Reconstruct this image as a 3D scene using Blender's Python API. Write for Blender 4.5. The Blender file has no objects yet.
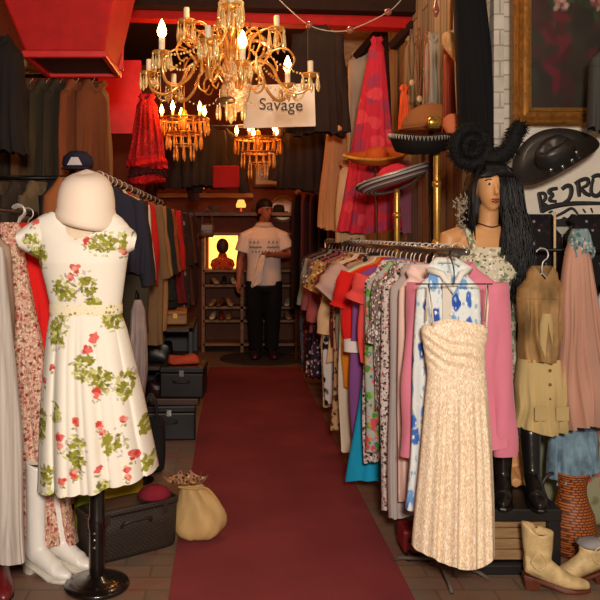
import bpy, bmesh, math, random
import numpy as np
from mathutils import Vector, Matrix, Euler, noise
PI = math.pi
rnd = random.Random(11)
SC = bpy.context.scene
C = SC.collection
# ---- the camera stands at the shop entrance looking straight down the aisle -------------
EYE, FPX, VX, VY = 1.40, 780.0, 233.0, 234.0
def P(px, py, Y):                        # a point of the photo at a real distance Y along the aisle
    return Vector(((px-VX)*Y/FPX, Y, EYE-(py-VY)*Y/FPX))
def PX(px, Y): return (px-VX)*Y/FPX
def PZ(py, Y): return EYE-(py-VY)*Y/FPX
cam_d = bpy.data.cameras.new('camera'); cam = bpy.data.objects.new('camera', cam_d); C.objects.link(cam)
cam.location = (0, 0, EYE); cam.rotation_euler = (PI/2, 0, 0)
cam_d.sensor_width = 36; cam_d.lens = 36*FPX/600
cam_d.shift_x = (300-VX)/600; cam_d.shift_y = -(300-VY)/600
cam_d.clip_start = .05
SC.camera = cam
SC.view_settings.view_transform = 'Standard'; SC.view_settings.look = 'None'
SC.view_settings.gamma = 1; SC.view_settings.use_curve_mapping = False
SC.view_settings.exposure = 0.0

# ------------------------------- materials ------------------------------------------------
def lin(c):
    out = []
    for v in c[:3]:
        v = v/255.0
        out.append(v/12.92 if v <= .04045 else ((v+.055)/1.055)**2.4)
    return (*out, 1.0)
MATS = {}
def mk(name):
    m = bpy.data.materials.new(name); m.use_nodes = True
    nt = m.node_tree; b = nt.nodes['Principled BSDF']
    return m, nt, b
def nd(nt, t, **kw):
    n = nt.nodes.new(t)
    for k, v in kw.items():
        if k in n.inputs: n.inputs[k].default_value = v
        else: setattr(n, k, v)
    return n
def coords(nt, scale=(1,1,1)):
    tc = nd(nt, 'ShaderNodeTexCoord'); mp = nd(nt, 'ShaderNodeMapping'); mp.inputs['Scale'].default_value = scale
    nt.links.new(tc.outputs['Object'], mp.inputs[0]); return mp.outputs[0]
def bump(nt, b, src, strength=.2, dist=.004):
    bp = nd(nt, 'ShaderNodeBump'); bp.inputs['Strength'].default_value = strength; bp.inputs['Distance'].default_value = dist
    nt.links.new(src, bp.inputs['Height']); nt.links.new(bp.outputs[0], b.inputs['Normal'])
def ramp(nt, fac, stops, const=False):
    r = nd(nt, 'ShaderNodeValToRGB'); cr = r.color_ramp
    if const: cr.interpolation = 'CONSTANT'
    while len(cr.elements) < len(stops): cr.elements.new(.5)
    for e, (p, c) in zip(cr.elements, stops): e.position = p; e.color = c
    nt.links.new(fac, r.inputs[0]); return r.outputs[0]
def mixc(nt, fac, a, b):
    m = nd(nt, 'ShaderNodeMix', data_type='RGBA')
    for s, v in ((0, fac), (6, a), (7, b)):
        if isinstance(v, (tuple, float)): m.inputs[s].default_value = v
        else: nt.links.new(v, m.inputs[s])
    return m.outputs[2]
def mul(c, k): return tuple(min(1, x*k) for x in c[:3]) + (1,)
def cloth(key, rgb, var=.22, rough=.9, scale=9, stretch=(1,1,.35), bmp=.25, sheen=0):
    if key in MATS: return MATS[key]
    m, nt, b = mk(key); c = lin(rgb)
    co = coords(nt, stretch)
    n = nd(nt, 'ShaderNodeTexNoise', Scale=float(scale), Detail=4.0); nt.links.new(co, n.inputs[0])
    col = ramp(nt, n.outputs[0], [(.3, mul(c, 1-var)), (.7, mul(c, 1+var))])
    nt.links.new(col, b.inputs['Base Color']); b.inputs['Roughness'].default_value = rough
    b.inputs['Specular IOR Level'].default_value = .25
    if sheen: b.inputs['Sheen Weight'].default_value = sheen
    n2 = nd(nt, 'ShaderNodeTexNoise', Scale=260.0, Detail=2.0); nt.links.new(coords(nt), n2.inputs[0])
    bump(nt, b, n2.outputs[0], bmp, .002)
    MATS[key] = m; return m
def plain(key, rgb, rough=.5, metal=0, spec=.5, coat=0, var=.12, scale=14):
    if key in MATS: return MATS[key]
    m, nt, b = mk(key); c = lin(rgb)
    n = nd(nt, 'ShaderNodeTexNoise', Scale=float(scale), Detail=5.0); nt.links.new(coords(nt), n.inputs[0])
    nt.links.new(ramp(nt, n.outputs[0], [(.3, mul(c, 1-var)), (.7, mul(c, 1+var))]), b.inputs['Base Color'])
    b.inputs['Roughness'].default_value = rough; b.inputs['Metallic'].default_value = metal
    b.inputs['Specular IOR Level'].default_value = spec; b.inputs['Coat Weight'].default_value = coat
    MATS[key] = m; return m
def print_cloth(key, base, cols, scale=40, size=.5, second=None, stretch=(1,1,1), rough=.85, spec=.25, distort=.6):
    """cloth with a scattered print: blobs of several colours on a ground, two sizes"""
    if key in MATS: return MATS[key]
    m, nt, b = mk(key); co = coords(nt, stretch)
    nz = nd(nt, 'ShaderNodeTexNoise', Scale=scale*1.3, Detail=2.0); nt.links.new(co, nz.inputs[0])
    ad = nd(nt, 'ShaderNodeVectorMath', operation='MULTIPLY_ADD'); nt.links.new(nz.outputs['Color'], ad.inputs[0])
    ad.inputs[1].default_value = (distort/scale,)*3; nt.links.new(co, ad.inputs[2])
    cur = lin(base)
    layers = [(scale, size, cols)] + ([second] if second else [])
    for sc, sz, cl in layers:
        v = nd(nt, 'ShaderNodeTexVoronoi', Scale=float(sc)); nt.links.new(ad.outputs[0], v.inputs[0])
        sep = nd(nt, 'ShaderNodeSeparateColor'); nt.links.new(v.outputs['Color'], sep.inputs[0])
        pc = ramp(nt, sep.outputs[0], [(i/len(cl), lin(x)) for i, x in enumerate(cl)], True)
        mk_ = ramp(nt, v.outputs['Distance'], [(max(0, sz-.06), (1,1,1,1)), (sz+.06, (0,0,0,1))])
        cur = mixc(nt, mk_, cur, pc)
    nt.links.new(cur, b.inputs['Base Color']); b.inputs['Roughness'].default_value = rough
    b.inputs['Specular IOR Level'].default_value = spec
    n2 = nd(nt, 'ShaderNodeTexNoise', Scale=220.0); nt.links.new(coords(nt), n2.inputs[0]); bump(nt, b, n2.outputs[0], .25, .002)
    MATS[key] = m; return m
def sequin(key, a, bb, scale=170, metal=.35):
    if key in MATS: return MATS[key]
    m, nt, b = mk(key)
    v = nd(nt, 'ShaderNodeTexVoronoi', Scale=float(scale)); nt.links.new(coords(nt), v.inputs[0])
    sep = nd(nt, 'ShaderNodeSeparateColor'); nt.links.new(v.outputs['Color'], sep.inputs[0])
    nt.links.new(ramp(nt, sep.outputs[0], [(.0, lin(a)), (.8, lin(bb)), (1, mul(lin(bb), 1.4))]), b.inputs['Base Color'])
    b.inputs['Metallic'].default_value = metal; b.inputs['Roughness'].default_value = .45
    bump(nt, b, v.outputs['Distance'], .6, .004)
    MATS[key] = m; return m
def stripes(key, cols, freq=20, axis=2, rough=.85, wob=.02):
    if key in MATS: return MATS[key]
    m, nt, b = mk(key); co = coords(nt)
    nz = nd(nt, 'ShaderNodeTexNoise', Scale=14.0); nt.links.new(co, nz.inputs[0])
    ad = nd(nt, 'ShaderNodeVectorMath', operation='MULTIPLY_ADD'); nt.links.new(nz.outputs['Color'], ad.inputs[0])
    ad.inputs[1].default_value = (wob,)*3; nt.links.new(co, ad.inputs[2])
    sp = nd(nt, 'ShaderNodeSeparateXYZ'); nt.links.new(ad.outputs[0], sp.inputs[0])
    ml = nd(nt, 'ShaderNodeMath', operation='MULTIPLY'); nt.links.new(sp.outputs[axis], ml.inputs[0]); ml.inputs[1].default_value = freq
    fr = nd(nt, 'ShaderNodeMath', operation='FRACT'); nt.links.new(ml.outputs[0], fr.inputs[0])
    nt.links.new(ramp(nt, fr.outputs[0], [(i/len(cols), lin(c)) for i, c in enumerate(cols)], True), b.inputs['Base Color'])
    b.inputs['Roughness'].default_value = rough; MATS[key] = m; return m
def wood(key, a, bb, stretch=(2,20,20), rough=.6, scale=3):
    if key in MATS: return MATS[key]
    m, nt, b = mk(key); co = coords(nt, stretch)
    n = nd(nt, 'ShaderNodeTexNoise', Scale=float(scale), Detail=6.0, Distortion=1.2); nt.links.new(co, n.inputs[0])
    nt.links.new(ramp(nt, n.outputs[0], [(.3, lin(a)), (.7, lin(bb))]), b.inputs['Base Color'])
    b.inputs['Roughness'].default_value = rough; bump(nt, b, n.outputs[0], .2, .004); MATS[key] = m; return m
def wicker(key, a, bb, freq=60, rough=.6):
    if key in MATS: return MATS[key]
    m, nt, b = mk(key); co = coords(nt)
    w1 = nd(nt, 'ShaderNodeTexBrick', Scale=float(freq)); w1.inputs['Mortar Size'].default_value = .06
    w1.inputs['Color1'].default_value = lin(bb); w1.inputs['Color2'].default_value = mul(lin(bb), .72); w1.inputs['Mortar'].default_value = lin(a)
    mp = nd(nt, 'ShaderNodeCombineXYZ'); sp = nd(nt, 'ShaderNodeSeparateXYZ'); nt.links.new(co, sp.inputs[0])
    ad = nd(nt, 'ShaderNodeMath', operation='ADD'); nt.links.new(sp.outputs[0], ad.inputs[0]); nt.links.new(sp.outputs[1], ad.inputs[1])
    nt.links.new(ad.outputs[0], mp.inputs[0]); nt.links.new(sp.outputs[2], mp.inputs[1]); nt.links.new(mp.outputs[0], w1.inputs[0])
    nt.links.new(w1.outputs[0], b.inputs['Base Color']); b.inputs['Roughness'].default_value = rough
    bump(nt, b, w1.outputs['Fac'], -.8, .006); MATS[key] = m; return m
def emit(key, rgb, s):
    if key in MATS: return MATS[key]
    m, nt, b = mk(key); b.inputs['Base Color'].default_value = lin(rgb)
    b.inputs['Emission Color'].default_value = lin(rgb); b.inputs['Emission Strength'].default_value = s
    MATS[key] = m; return m
def vcol(key, rough=.85, spec=.25):
    if key in MATS: return MATS[key]
    m, nt, b = mk(key); a = nd(nt, 'ShaderNodeAttribute', attribute_name='print')
    nt.links.new(a.outputs['Color'], b.inputs['Base Color']); b.inputs['Roughness'].default_value = rough
    b.inputs['Specular IOR Level'].default_value = spec
    n2 = nd(nt, 'ShaderNodeTexNoise', Scale=200.0); nt.links.new(coords(nt), n2.inputs[0]); bump(nt, b, n2.outputs[0], .12, .002)
    MATS[key] = m; return m

# ------------------------------- mesh helpers ----------------------------------------------
class MB:
    def __init__(s): s.v = []; s.f = []; s.sm = []
    def add(s, vs, fs, smooth=True, M=None):
        k = len(s.v)
        s.v += [tuple(M @ Vector(p)) if M else tuple(p) for p in vs]
        s.f += [tuple(i+k for i in f) for f in fs]; s.sm += [smooth]*len(fs); return s
    def loft(s, rings, cap0=False, cap1=False, smooth=True, closed=True, M=None):
        n = len(rings[0]); vs = [p for r in rings for p in r]; fs = []
        for i in range(len(rings)-1):
            for j in range(n if closed else n-1):
                a = i*n+j; b = i*n+(j+1) % n; fs.append((a, b, b+n, a+n))
        if cap0: fs.append(tuple(range(n-1, -1, -1)))
        if cap1: k = (len(rings)-1)*n; fs.append(tuple(range(k, k+n)))
        return s.add(vs, fs, smooth, M)
    def tube(s, path, r, n=10, cap=True, ell=1.0, M=None):
        path = [Vector(p) for p in path]; m = len(path)
        if not hasattr(r, '__len__'): r = [r]*m
        rings = []; up = None
        for i, p in enumerate(path):
            t = (path[min(i+1, m-1)]-path[max(i-1, 0)]).normalized()
            if up is None: up = Vector((0, 1, 0)) if abs(t.y) < .9 else Vector((1, 0, 0))
            u = (up - t*up.dot(t)).normalized(); w = t.cross(u); up = u
            rings.append([p + (u*math.cos(a)*ell + w*math.sin(a))*r[i] for a in [2*PI*j/n for j in range(n)]])
        return s.loft(rings, cap, cap, M=M)
    def lathe(s, prof, n=24, c=(0,0,0), M=None, smooth=True, cap=False):
        rings = [[(c[0]+r*math.cos(2*PI*j/n), c[1]+r*math.sin(2*PI*j/n), c[2]+z) for j in range(n)] for r, z in prof]
        return s.loft(rings, cap, cap, smooth, M=M)
    def box(s, c, size, M=None, taper=1.0):
        x, y, z = [k/2 for k in size]; t = taper
        vs = [(c[0]+a*x*(t if q > 0 else 1), c[1]+b*y*(t if q > 0 else 1), c[2]+q*z) for q in (-1, 1) for b in (-1, 1) for a in (-1, 1)]
        fs = [(0,2,3,1),(4,5,7,6),(0,1,5,4),(2,6,7,3),(0,4,6,2),(1,3,7,5)]
        return s.add(vs, fs, False, M)
    def bar(s, a, b, w, h):
        a, b = Vector(a), Vector(b); d = b-a; L = d.length
        M = Matrix.Translation((a+b)/2) @ d.to_track_quat('X', 'Z').to_matrix().to_4x4()
        return s.box((0,0,0), (L, w, h), M)
    def ball(s, c, r, n=16, m=10, M=None):
        if not hasattr(r, '__len__'): r = (r, r, r)
        rings = [[(c[0]+r[0]*math.sin(t)*math.cos(2*PI*j/n), c[1]+r[1]*math.sin(t)*math.sin(2*PI*j/n), c[2]+r[2]*math.cos(t)) for j in range(n)]
                 for t in [max(.02, min(PI-.02, PI*i/m)) for i in range(m+1)]]
        return s.loft(rings, True, True, M=M)
    def build(s, name, mat, parent=None, loc=None, rot=None, bevel=0, sub=0, solid=0):
        me = bpy.data.meshes.new(name); me.from_pydata(s.v, [], s.f); me.update()
        bm = bmesh.new(); bm.from_mesh(me); bmesh.ops.recalc_face_normals(bm, faces=bm.faces); bm.to_mesh(me); bm.free()
        me.polygons.foreach_set('use_smooth', s.sm); me.materials.append(mat)
        o = bpy.data.objects.new(name, me); C.objects.link(o)
        if parent: o.parent = parent
        if loc is not None: o.location = loc
        if rot is not None: o.rotation_euler = rot
        if bevel:
            b = o.modifiers.new('b', 'BEVEL'); b.width = bevel; b.segments = 2; b.limit_method = 'ANGLE'
        if solid:
            b = o.modifiers.new('s', 'SOLIDIFY'); b.thickness = solid; b.offset = 0
        if sub:
            b = o.modifiers.new('u', 'SUBSURF'); b.levels = sub; b.render_levels = sub
        return o
    def organic(s, name, mat, parent=None, voxel=.008, smooth=6, loc=None):
        """closed lumps merged into one continuous skin"""
        o = s.build(name, mat)
        r = o.modifiers.new('r', 'REMESH'); r.mode = 'VOXEL'; r.voxel_size = voxel; r.use_smooth_shade = True
        k = o.modifiers.new('k', 'SMOOTH'); k.iterations = smooth; k.factor = .5
        dg = bpy.context.evaluated_depsgraph_get()
        me = bpy.data.meshes.new_from_object(o.evaluated_get(dg)); me.name = name
        o.modifiers.clear(); old = o.data; o.data = me; bpy.data.meshes.remove(old)
        if not me.materials: me.materials.append(mat)
        me.polygons.foreach_set('use_smooth', [True]*len(me.polygons))
        if parent: o.parent = parent
        if loc is not None: o.location = loc
        return o
def tag(o, label, cat, group=None, kind=None):
    if label: o['label'] = label
    if cat: o['category'] = cat
    if group: o['group'] = group
    if kind: o['kind'] = kind
    return o
def thing(name, label, cat, loc=(0,0,0), rz=0, group=None):
    o = bpy.data.objects.new(name, None); C.objects.link(o); o.empty_display_size = .1
    o.location = loc; o.rotation_euler = (0, 0, rz); return tag(o, label, cat, group)
def struct(o): o['kind'] = 'structure'; return o
def copy_thing(o, parent=None):
    c = o.copy(); C.objects.link(c)
    if parent: c.parent = parent
    for ch in list(o.children): copy_thing(ch, c)
    return c
def lerp(a, b, t): return a+(b-a)*t
def spline(pts, n):
    """smooth curve through points"""
    pts = [Vector(p) for p in pts]; out = []; m = len(pts)-1
    for i in range(n):
        t = i/(n-1)*m; k = min(int(t), m-1); u = t-k
        p0, p1, p2, p3 = pts[max(k-1, 0)], pts[k], pts[k+1], pts[min(k+2, m)]
        out.append(.5*((2*p1)+(p2-p0)*u+(2*p0-5*p1+4*p2-p3)*u*u+(3*p1-p0-3*p2+p3)*u**3))
    return out
def ellring(c, rx, ry, n=20, p=1.0, ph=0):
    out = []
    for j in range(n):
        a = 2*PI*j/n+ph; ca, sa = math.cos(a), math.sin(a)
        out.append((c[0]+rx*math.copysign(abs(ca)**p, ca), c[1]+ry*math.copysign(abs(sa)**p, sa), c[2]))
    return out

# ------------------------------- garments ---------------------------------------------------
def body_mesh(prof, fold=.012, K=5, n=72, m=46, hem=.01, seed=0, fold0=.25, sway=0, lean=0, front_drop=0):
    """prof: list of (z down from the hanger, half width, half depth); a hollow hanging cloth shell"""
    r = random.Random(seed); ph = [r.uniform(0, 6.28) for _ in range(8)]
    zs = [p[0] for p in prof]; L = zs[-1]
    zz = sorted(set([lerp(0, L, (i/(m-1))) for i in range(m)] + zs))
    rings = []
    for z in zz:
        w = float(np.interp(z, zs, [p[1] for p in prof])); d = float(np.interp(z, zs, [p[2] for p in prof]))
        t = z/L; A = fold*max(0, (t-.06))*(fold0+(1-fold0)*t)*1.3
        ring = []
        for j in range(n):
            a = 2*PI*j/n; ca, sa = math.cos(a), math.sin(a)
            u = math.copysign(abs(ca)**.8, ca); s_ = math.copysign(abs(sa)**.75, sa)
            q = ph[0] if sa > 0 else ph[1]
            wob = .6*math.sin(K*PI*u+q+.7*math.sin(2.2*t+ph[2]))+.4*math.sin(1.7*K*PI*u+ph[3]+q)+.25*math.sin(6*t+4*u+ph[6])
            x = u*w*(1+.05*t*math.sin(7*t+ph[4]+(2 if u > 0 else 0))) + lean*t + sway*math.sin(4*t+ph[5])*t
            y = s_*d + A*wob*(1-.55*u*u) + A*.3*math.sin(9*t+ph[7]+3*u)
            hz = hem*t*t*math.sin(2.6*u+ph[5]) + hem*.6*t**6*wob
            fd = front_drop*max(0, 1-z/.12)*max(0, -sa)*(1-abs(u))
            ring.append((x, y, -z-hz-fd))
        rings.append(ring)
    return MB().loft(rings)
def sleeve_mesh(side, sw, z0, L, r0, r1, ang, seed=0, fwd=0, n=18):
    r = random.Random(seed); p1, p2 = r.uniform(0, 6), r.uniform(0, 6); rings = []
    m = 18
    for i in range(m):
        t = i/(m-1); rad = lerp(r0, r1, t)*(1+.10*math.sin(14*t+p1)*t)
        cx = side*(sw-.035+math.sin(ang)*L*t); cz = -z0-math.cos(ang)*L*t; cy = -fwd*t*t + .008*math.sin(6*t+p2)
        tilt = math.cos(ang)
        ring = []
        for j in range(n):
            a = 2*PI*j/n; k = 1+.10*math.sin(3*a+9*t+p2)
            lx = rad*k*math.cos(a); ly = rad*.75*k*math.sin(a)
            ring.append((cx+lx*tilt, cy+ly, cz+side*lx*math.sin(ang)*1.0))
        rings.append(ring)
    return MB().loft(rings, cap0=True)
def garment(name, label, cat, loc, mat, L=1.0, sw=.2, bw=None, d=.05, rz=0, kind='dress', sl=None, group=None,
            fold=.03, K=5, seed=None, waist=None, trim=None, sleeve_mat=None, hem=.015, neck=.06, dtop=.03, bd=None, collar=None, lean=0, buttons=None, band=None):
    seed = rnd.randint(0, 99999) if seed is None else seed
    bw = bw if bw is not None else sw*1.05; bd = bd if bd is not None else d*1.15
    prof = [(0, neck, dtop), (.03, neck+.02, dtop+.005), (.055, sw*.62, d*.8), (.10, sw*.97, d*.95), (.14, sw, d)]
    if kind in ('skirt', 'trousers'): prof = [(0, sw, d*.6), (.05, sw*1.02, d*.8)]
    if kind == 'strap': prof = [(.06, sw*.93, d), (.10, sw, d)]; prof[0] = (0, sw*.9, d)
    if waist: prof += [(waist[0], waist[1], d*.9)]
    prof += [(L*.6 if not waist else lerp(waist[0], L, .5), lerp(sw, bw, .6) if not waist else lerp(waist[1], bw, .6), lerp(d, bd, .6)), (L, bw, bd)]
    prof = sorted(prof)
    o = body_mesh(prof, fold, K, seed=seed, hem=hem, lean=lean, front_drop=.06 if kind == 'dress' else 0).build(name, mat, loc=loc, rot=(0, 0, rz))
    tag(o, label, cat, group)
    if sl:
        for s in (-1, 1):
            sleeve_mesh(s, sw, .085, sl[0], sl[1], sl[2], sl[3], seed+s).build('sleeve', sleeve_mat or mat, o)
    if collar:
        MB().tube([(-neck-.02, -.015, -.03), (-neck*.6, -.05, -.045), (0, -.065, -.11), (neck*.6, -.05, -.045), (neck+.02, -.015, -.03), (neck*.6, .03, .005), (-neck*.6, .03, .005), (-neck-.02, -.015, -.03)], .014, 8).build('collar', collar, o)
    if buttons:
        for i in range(buttons[1]):
            MB().ball((0, -d*1.05-.012, -.2-i*buttons[2]), (.009, .006, .009), 10, 6).build('button', buttons[0], o)
    if band:
        z0, z1, bmat, w_, d_ = band
        MB().loft([ellring((lean*z/L, 0, -z), w_, d_, 40, .8) for z in (z0, (z0+z1)/2, z1)]).build('band', bmat, o)
    return o
# ============================== the room ====================================================
def floor_mat():
    m, nt, b = mk('worn_floor'); co = coords(nt)
    br = nd(nt, 'ShaderNodeTexBrick', Scale=2.2); br.offset = .5
    br.inputs['Color1'].default_value = lin((126, 100, 82)); br.inputs['Color2'].default_value = lin((104, 92, 80)); br.inputs['Mortar'].default_value = lin((58, 48, 42))
    br.inputs['Mortar Size'].default_value = .012
    nt.links.new(co, br.inputs[0])
    n = nd(nt, 'ShaderNodeTexNoise', Scale=5.0, Detail=7.0); nt.links.new(co, n.inputs[0])
    c1 = ramp(nt, n.outputs[0], [(.35, lin((112, 100, 88))), (.5, lin((136, 104, 82))), (.65, lin((142, 86, 70)))])
    nt.links.new(mixc(nt, .55, br.outputs[0], c1), b.inputs['Base Color'])
    b.inputs['Roughness'].default_value = .5; bump(nt, b, n.outputs[0], .3, .01); return m
def plank_mat(key, a, bb, mortar, axis_x='Y', w=.16):
    m, nt, b = mk(key); co = coords(nt)
    sp = nd(nt, 'ShaderNodeSeparateXYZ'); nt.links.new(co, sp.inputs[0]); cb = nd(nt, 'ShaderNodeCombineXYZ')
    nt.links.new(sp.outputs[2], cb.inputs[0]); nt.links.new(sp.outputs[axis_x], cb.inputs[1])
    br = nd(nt, 'ShaderNodeTexBrick', Scale=1.0); br.inputs['Brick Width'].default_value = 6; br.inputs['Row Height'].default_value = w
    br.inputs['Mortar Size'].default_value = .006
    br.inputs['Color1'].default_value = lin(a); br.inputs['Color2'].default_value = lin(bb); br.inputs['Mortar'].default_value = lin(mortar)
    nt.links.new(cb.outputs[0], br.inputs[0])
    mp = nd(nt, 'ShaderNodeMapping'); mp.inputs['Scale'].default_value = (14, 14, 1.2); nt.links.new(co, mp.inputs[0])
    n = nd(nt, 'ShaderNodeTexNoise', Scale=2.0, Detail=6.0); nt.links.new(mp.outputs[0], n.inputs[0])
    g = ramp(nt, n.outputs[0], [(.3, (.45, .4, .36, 1)), (.7, (1.1, 1.05, 1, 1))])
    x = nd(nt, 'ShaderNodeMix', data_type='RGBA', blend_type='MULTIPLY'); x.inputs[0].default_value = .8
    nt.links.new(br.outputs[0], x.inputs[6]); nt.links.new(g, x.inputs[7]); nt.links.new(x.outputs[2], b.inputs['Base Color'])
    b.inputs['Roughness'].default_value = .8; bump(nt, b, br.outputs['Fac'], -.4, .01); return m
def brick_mat(key, a, bb, mortar, scale=4.5):
    m, nt, b = mk(key); co = coords(nt)
    sp = nd(nt, 'ShaderNodeSeparateXYZ'); nt.links.new(co, sp.inputs[0]); cb = nd(nt, 'ShaderNodeCombineXYZ')
    ad = nd(nt, 'ShaderNodeMath', operation='ADD'); nt.links.new(sp.outputs[0], ad.inputs[0]); nt.links.new(sp.outputs[1], ad.inputs[1])
    nt.links.new(ad.outputs[0], cb.inputs[0]); nt.links.new(sp.outputs[2], cb.inputs[1])
    br = nd(nt, 'ShaderNodeTexBrick', Scale=scale); br.inputs['Mortar Size'].default_value = .015
    br.inputs['Color1'].default_value = lin(a); br.inputs['Color2'].default_value = lin(bb); br.inputs['Mortar'].default_value = lin(mortar)
    nt.links.new(cb.outputs[0], br.inputs[0])
    n = nd(nt, 'ShaderNodeTexNoise', Scale=12.0, Detail=6.0); nt.links.new(co, n.inputs[0])
    x = nd(nt, 'ShaderNodeMix', data_type='RGBA', blend_type='MULTIPLY'); x.inputs[0].default_value = .5
    nt.links.new(br.outputs[0], x.inputs[6]); nt.links.new(ramp(nt, n.outputs[0], [(.3, (.55, .52, .5, 1)), (.7, (1.1, 1.1, 1.1, 1))]), x.inputs[7])
    nt.links.new(x.outputs[2], b.inputs['Base Color']); b.inputs['Roughness'].default_value = .85
    bump(nt, b, br.outputs['Fac'], -.5, .012); return m
YB, XL, XR, YS, CZ = 9.7, -1.65, 1.36, 3.95, 3.5
red_paint = plain('red_paint', (172, 22, 20), .62, spec=.18)
dark_red = plain('dark_red_paint', (92, 22, 20), .7, spec=.2)
dark_board = plain('dark_board', (44, 27, 21), .85, spec=.15)
struct(MB().box((.4, 4.5, -.05), (4.6, 11, .1)).build('floor', floor_mat()))
struct(MB().box((.4, 4.5, CZ+.05), (4.6, 11, .1)).build('ceiling', dark_board))
struct(MB().box((XL-.05, 4.5, CZ/2), (.1, 11, CZ)).build('wall_left', plain('left_wall_plaster', (96, 50, 40), .85, spec=.15)))
struct(MB().box((-.15, YB+.05, CZ/2), (3.0, .1, CZ)).build('wall_back', plain('back_wall_plaster', (112, 58, 42), .85, spec=.15)))
struct(MB().box((XR+.05, (YS+YB)/2+.16, CZ/2), (.1, YB-YS-.3, CZ)).build('wall_right', plank_mat('weathered_planks', (184, 164, 136), (152, 134, 110), (56, 46, 38), 1)))
struct(MB().box(((XR+2.4)/2, YS+.05, CZ/2), (2.4-XR, .1, CZ)).build('wall_front', brick_mat('whitewashed_wall', (205, 196, 182), (188, 180, 166), (150, 142, 130), 3.4)))
struct(MB().box((2.45, 1.5, CZ/2), (.1, 4.9, CZ)).build('wall_side', brick_mat('whitewashed_side', (190, 180, 165), (175, 165, 150), (140, 130, 120), 3.4)))
struct(MB().box((XR-.03, YS+.1, CZ/2+.4), (.05, .3, CZ-.8)).build('trim_pillar', brick_mat('grey_brick', (196, 190, 180), (182, 176, 166), (150, 144, 136), 3.2)))
# beams under the ceiling
struct(MB().bar(P(40, 9, 6.0), P(462, 25, 6.0), .14, .12).build('trim_1', red_paint, bevel=.008))
struct(MB().bar(P(40, -3, 5.9), P(470, 8, 5.9), .2, .14).build('trim_2', dark_board, bevel=.008))
for i, (a, b_) in enumerate([((356, 58, 6.6), (385, 26, 6.4)), ((392, 47, 6.1), (415, 24, 5.9)), ((383.5, 30, 6.4), (388, 140, 6.4))]):
    struct(MB().bar(P(*a), P(*b_), .07, .06).build('trim_%d' % (i+3), dark_board, bevel=.005))
struct(MB().box((PX(356, 6.95), 6.95, PZ(45, 6.95)+.05), (.42, .05, .48)).build('trim_6', wood('tan_board', (150, 108, 66), (186, 142, 92), (2, 6, 6))))
# red bulkhead over the entrance shelf: a tapered box with two mouldings
def bulkhead():
    Y0, Y1 = 4.1, 4.62; zb = PZ(52, Y0); x0, x1 = PX(25, Y0), PX(104, Y0); xt0, xt1 = PX(4, Y0), PX(115, Y0); zt = PZ(-2, Y0)
    t = thing('ceiling_bulkhead', 'large glossy red tapered bulkhead with mouldings hanging below the ceiling', 'bulkhead', (x0, Y0, zb))
    t['kind'] = 'thing'
    def r(xa, xb, ya, yb, z): return [(xa-x0, ya-Y0, z-zb), (xb-x0, ya-Y0, z-zb), (xb-x0, yb-Y0, z-zb), (xa-x0, yb-Y0, z-zb)]
    k = (CZ-zb)/(zt-zb)
    MB().loft([r(lerp(x0, xt0, q), lerp(x1, xt1, q), Y0-.05*q, Y1+.04*q, lerp(zb, zt, q)) for q in (.0, .12, .5, 1.0, k)], True, True, smooth=False).build('body', red_paint, t, bevel=.012)
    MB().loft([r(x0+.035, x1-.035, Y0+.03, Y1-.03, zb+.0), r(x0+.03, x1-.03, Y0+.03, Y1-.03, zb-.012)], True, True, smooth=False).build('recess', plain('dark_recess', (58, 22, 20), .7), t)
    rm = plain('red_moulding', (196, 34, 32), .4)
    def bar(a, b_, w): MB().bar((a[0]-x0, a[1]-Y0, a[2]-zb), (b_[0]-x0, b_[1]-Y0, b_[2]-zb), w, .036).build('moulding', rm, t, bevel=.006)
    z = zb-.012
    bar((x0-.015, Y0, z), (x1+.015, Y0, z), .035); bar((x0-.015, Y1, z), (x1+.015, Y1, z), .035)
    bar((x1, Y0, z), (x1, Y1, z), .03); bar((x0, Y0, z), (x0, Y1, z), .03)
    bar((x1+.012, Y1, z+.02), (x1+.012, Y1, z+.28), .04)
    struct(MB().box((PX(122, 6.6)-.02, 6.62, 2.56), (.36, .05, .62)).build('wall_panel', plain('glossy_red_panel', (196, 26, 24), .4, spec=.4)))
bulkhead()
# carpet
def carpet():
    m, nt, b = mk('red_carpet'); co = coords(nt)
    n = nd(nt, 'ShaderNodeTexNoise', Scale=2.2, Detail=5.0); nt.links.new(co, n.inputs[0])
    nt.links.new(ramp(nt, n.outputs[0], [(.3, lin((120, 53, 56))), (.7, lin((140, 63, 65)))]), b.inputs['Base Color'])
    b.inputs['Roughness'].default_value = .95; b.inputs['Specular IOR Level'].default_value = .1
    n2 = nd(nt, 'ShaderNodeTexNoise', Scale=320.0, Detail=2.0); nt.links.new(co, n2.inputs[0]); bump(nt, b, n2.outputs[0], .5, .004)
    g = []; N, Mx = 60, 20
    for i in range(N+1):
        y = lerp(1.4, 8.15, i/N)
        g.append([(lerp(-.248+.004*math.sin(3*y), .688+.004*math.sin(2.3*y+1), j/Mx), y, .010+.0015*math.sin(2*y+j)) for j in range(Mx+1)])
    mb = MB().loft(g, closed=False)
    bot = [[(p[0], p[1], .0005) for p in r] for r in g]
    mb.loft([[p for p in g[0]], bot[0]], closed=False).loft([g[-1], bot[-1]], closed=False)
    mb.loft([[r[0] for r in g], [r[0] for r in bot]], closed=False).loft([[r[-1] for r in g], [r[-1] for r in bot]], closed=False)
    tag(mb.build('carpet_runner', m), 'long plain dark red carpet runner down the middle aisle', 'carpet')
carpet()
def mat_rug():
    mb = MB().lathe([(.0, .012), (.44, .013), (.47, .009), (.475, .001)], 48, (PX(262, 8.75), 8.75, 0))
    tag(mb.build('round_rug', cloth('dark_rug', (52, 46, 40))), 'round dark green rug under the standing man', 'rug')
mat_rug()

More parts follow.
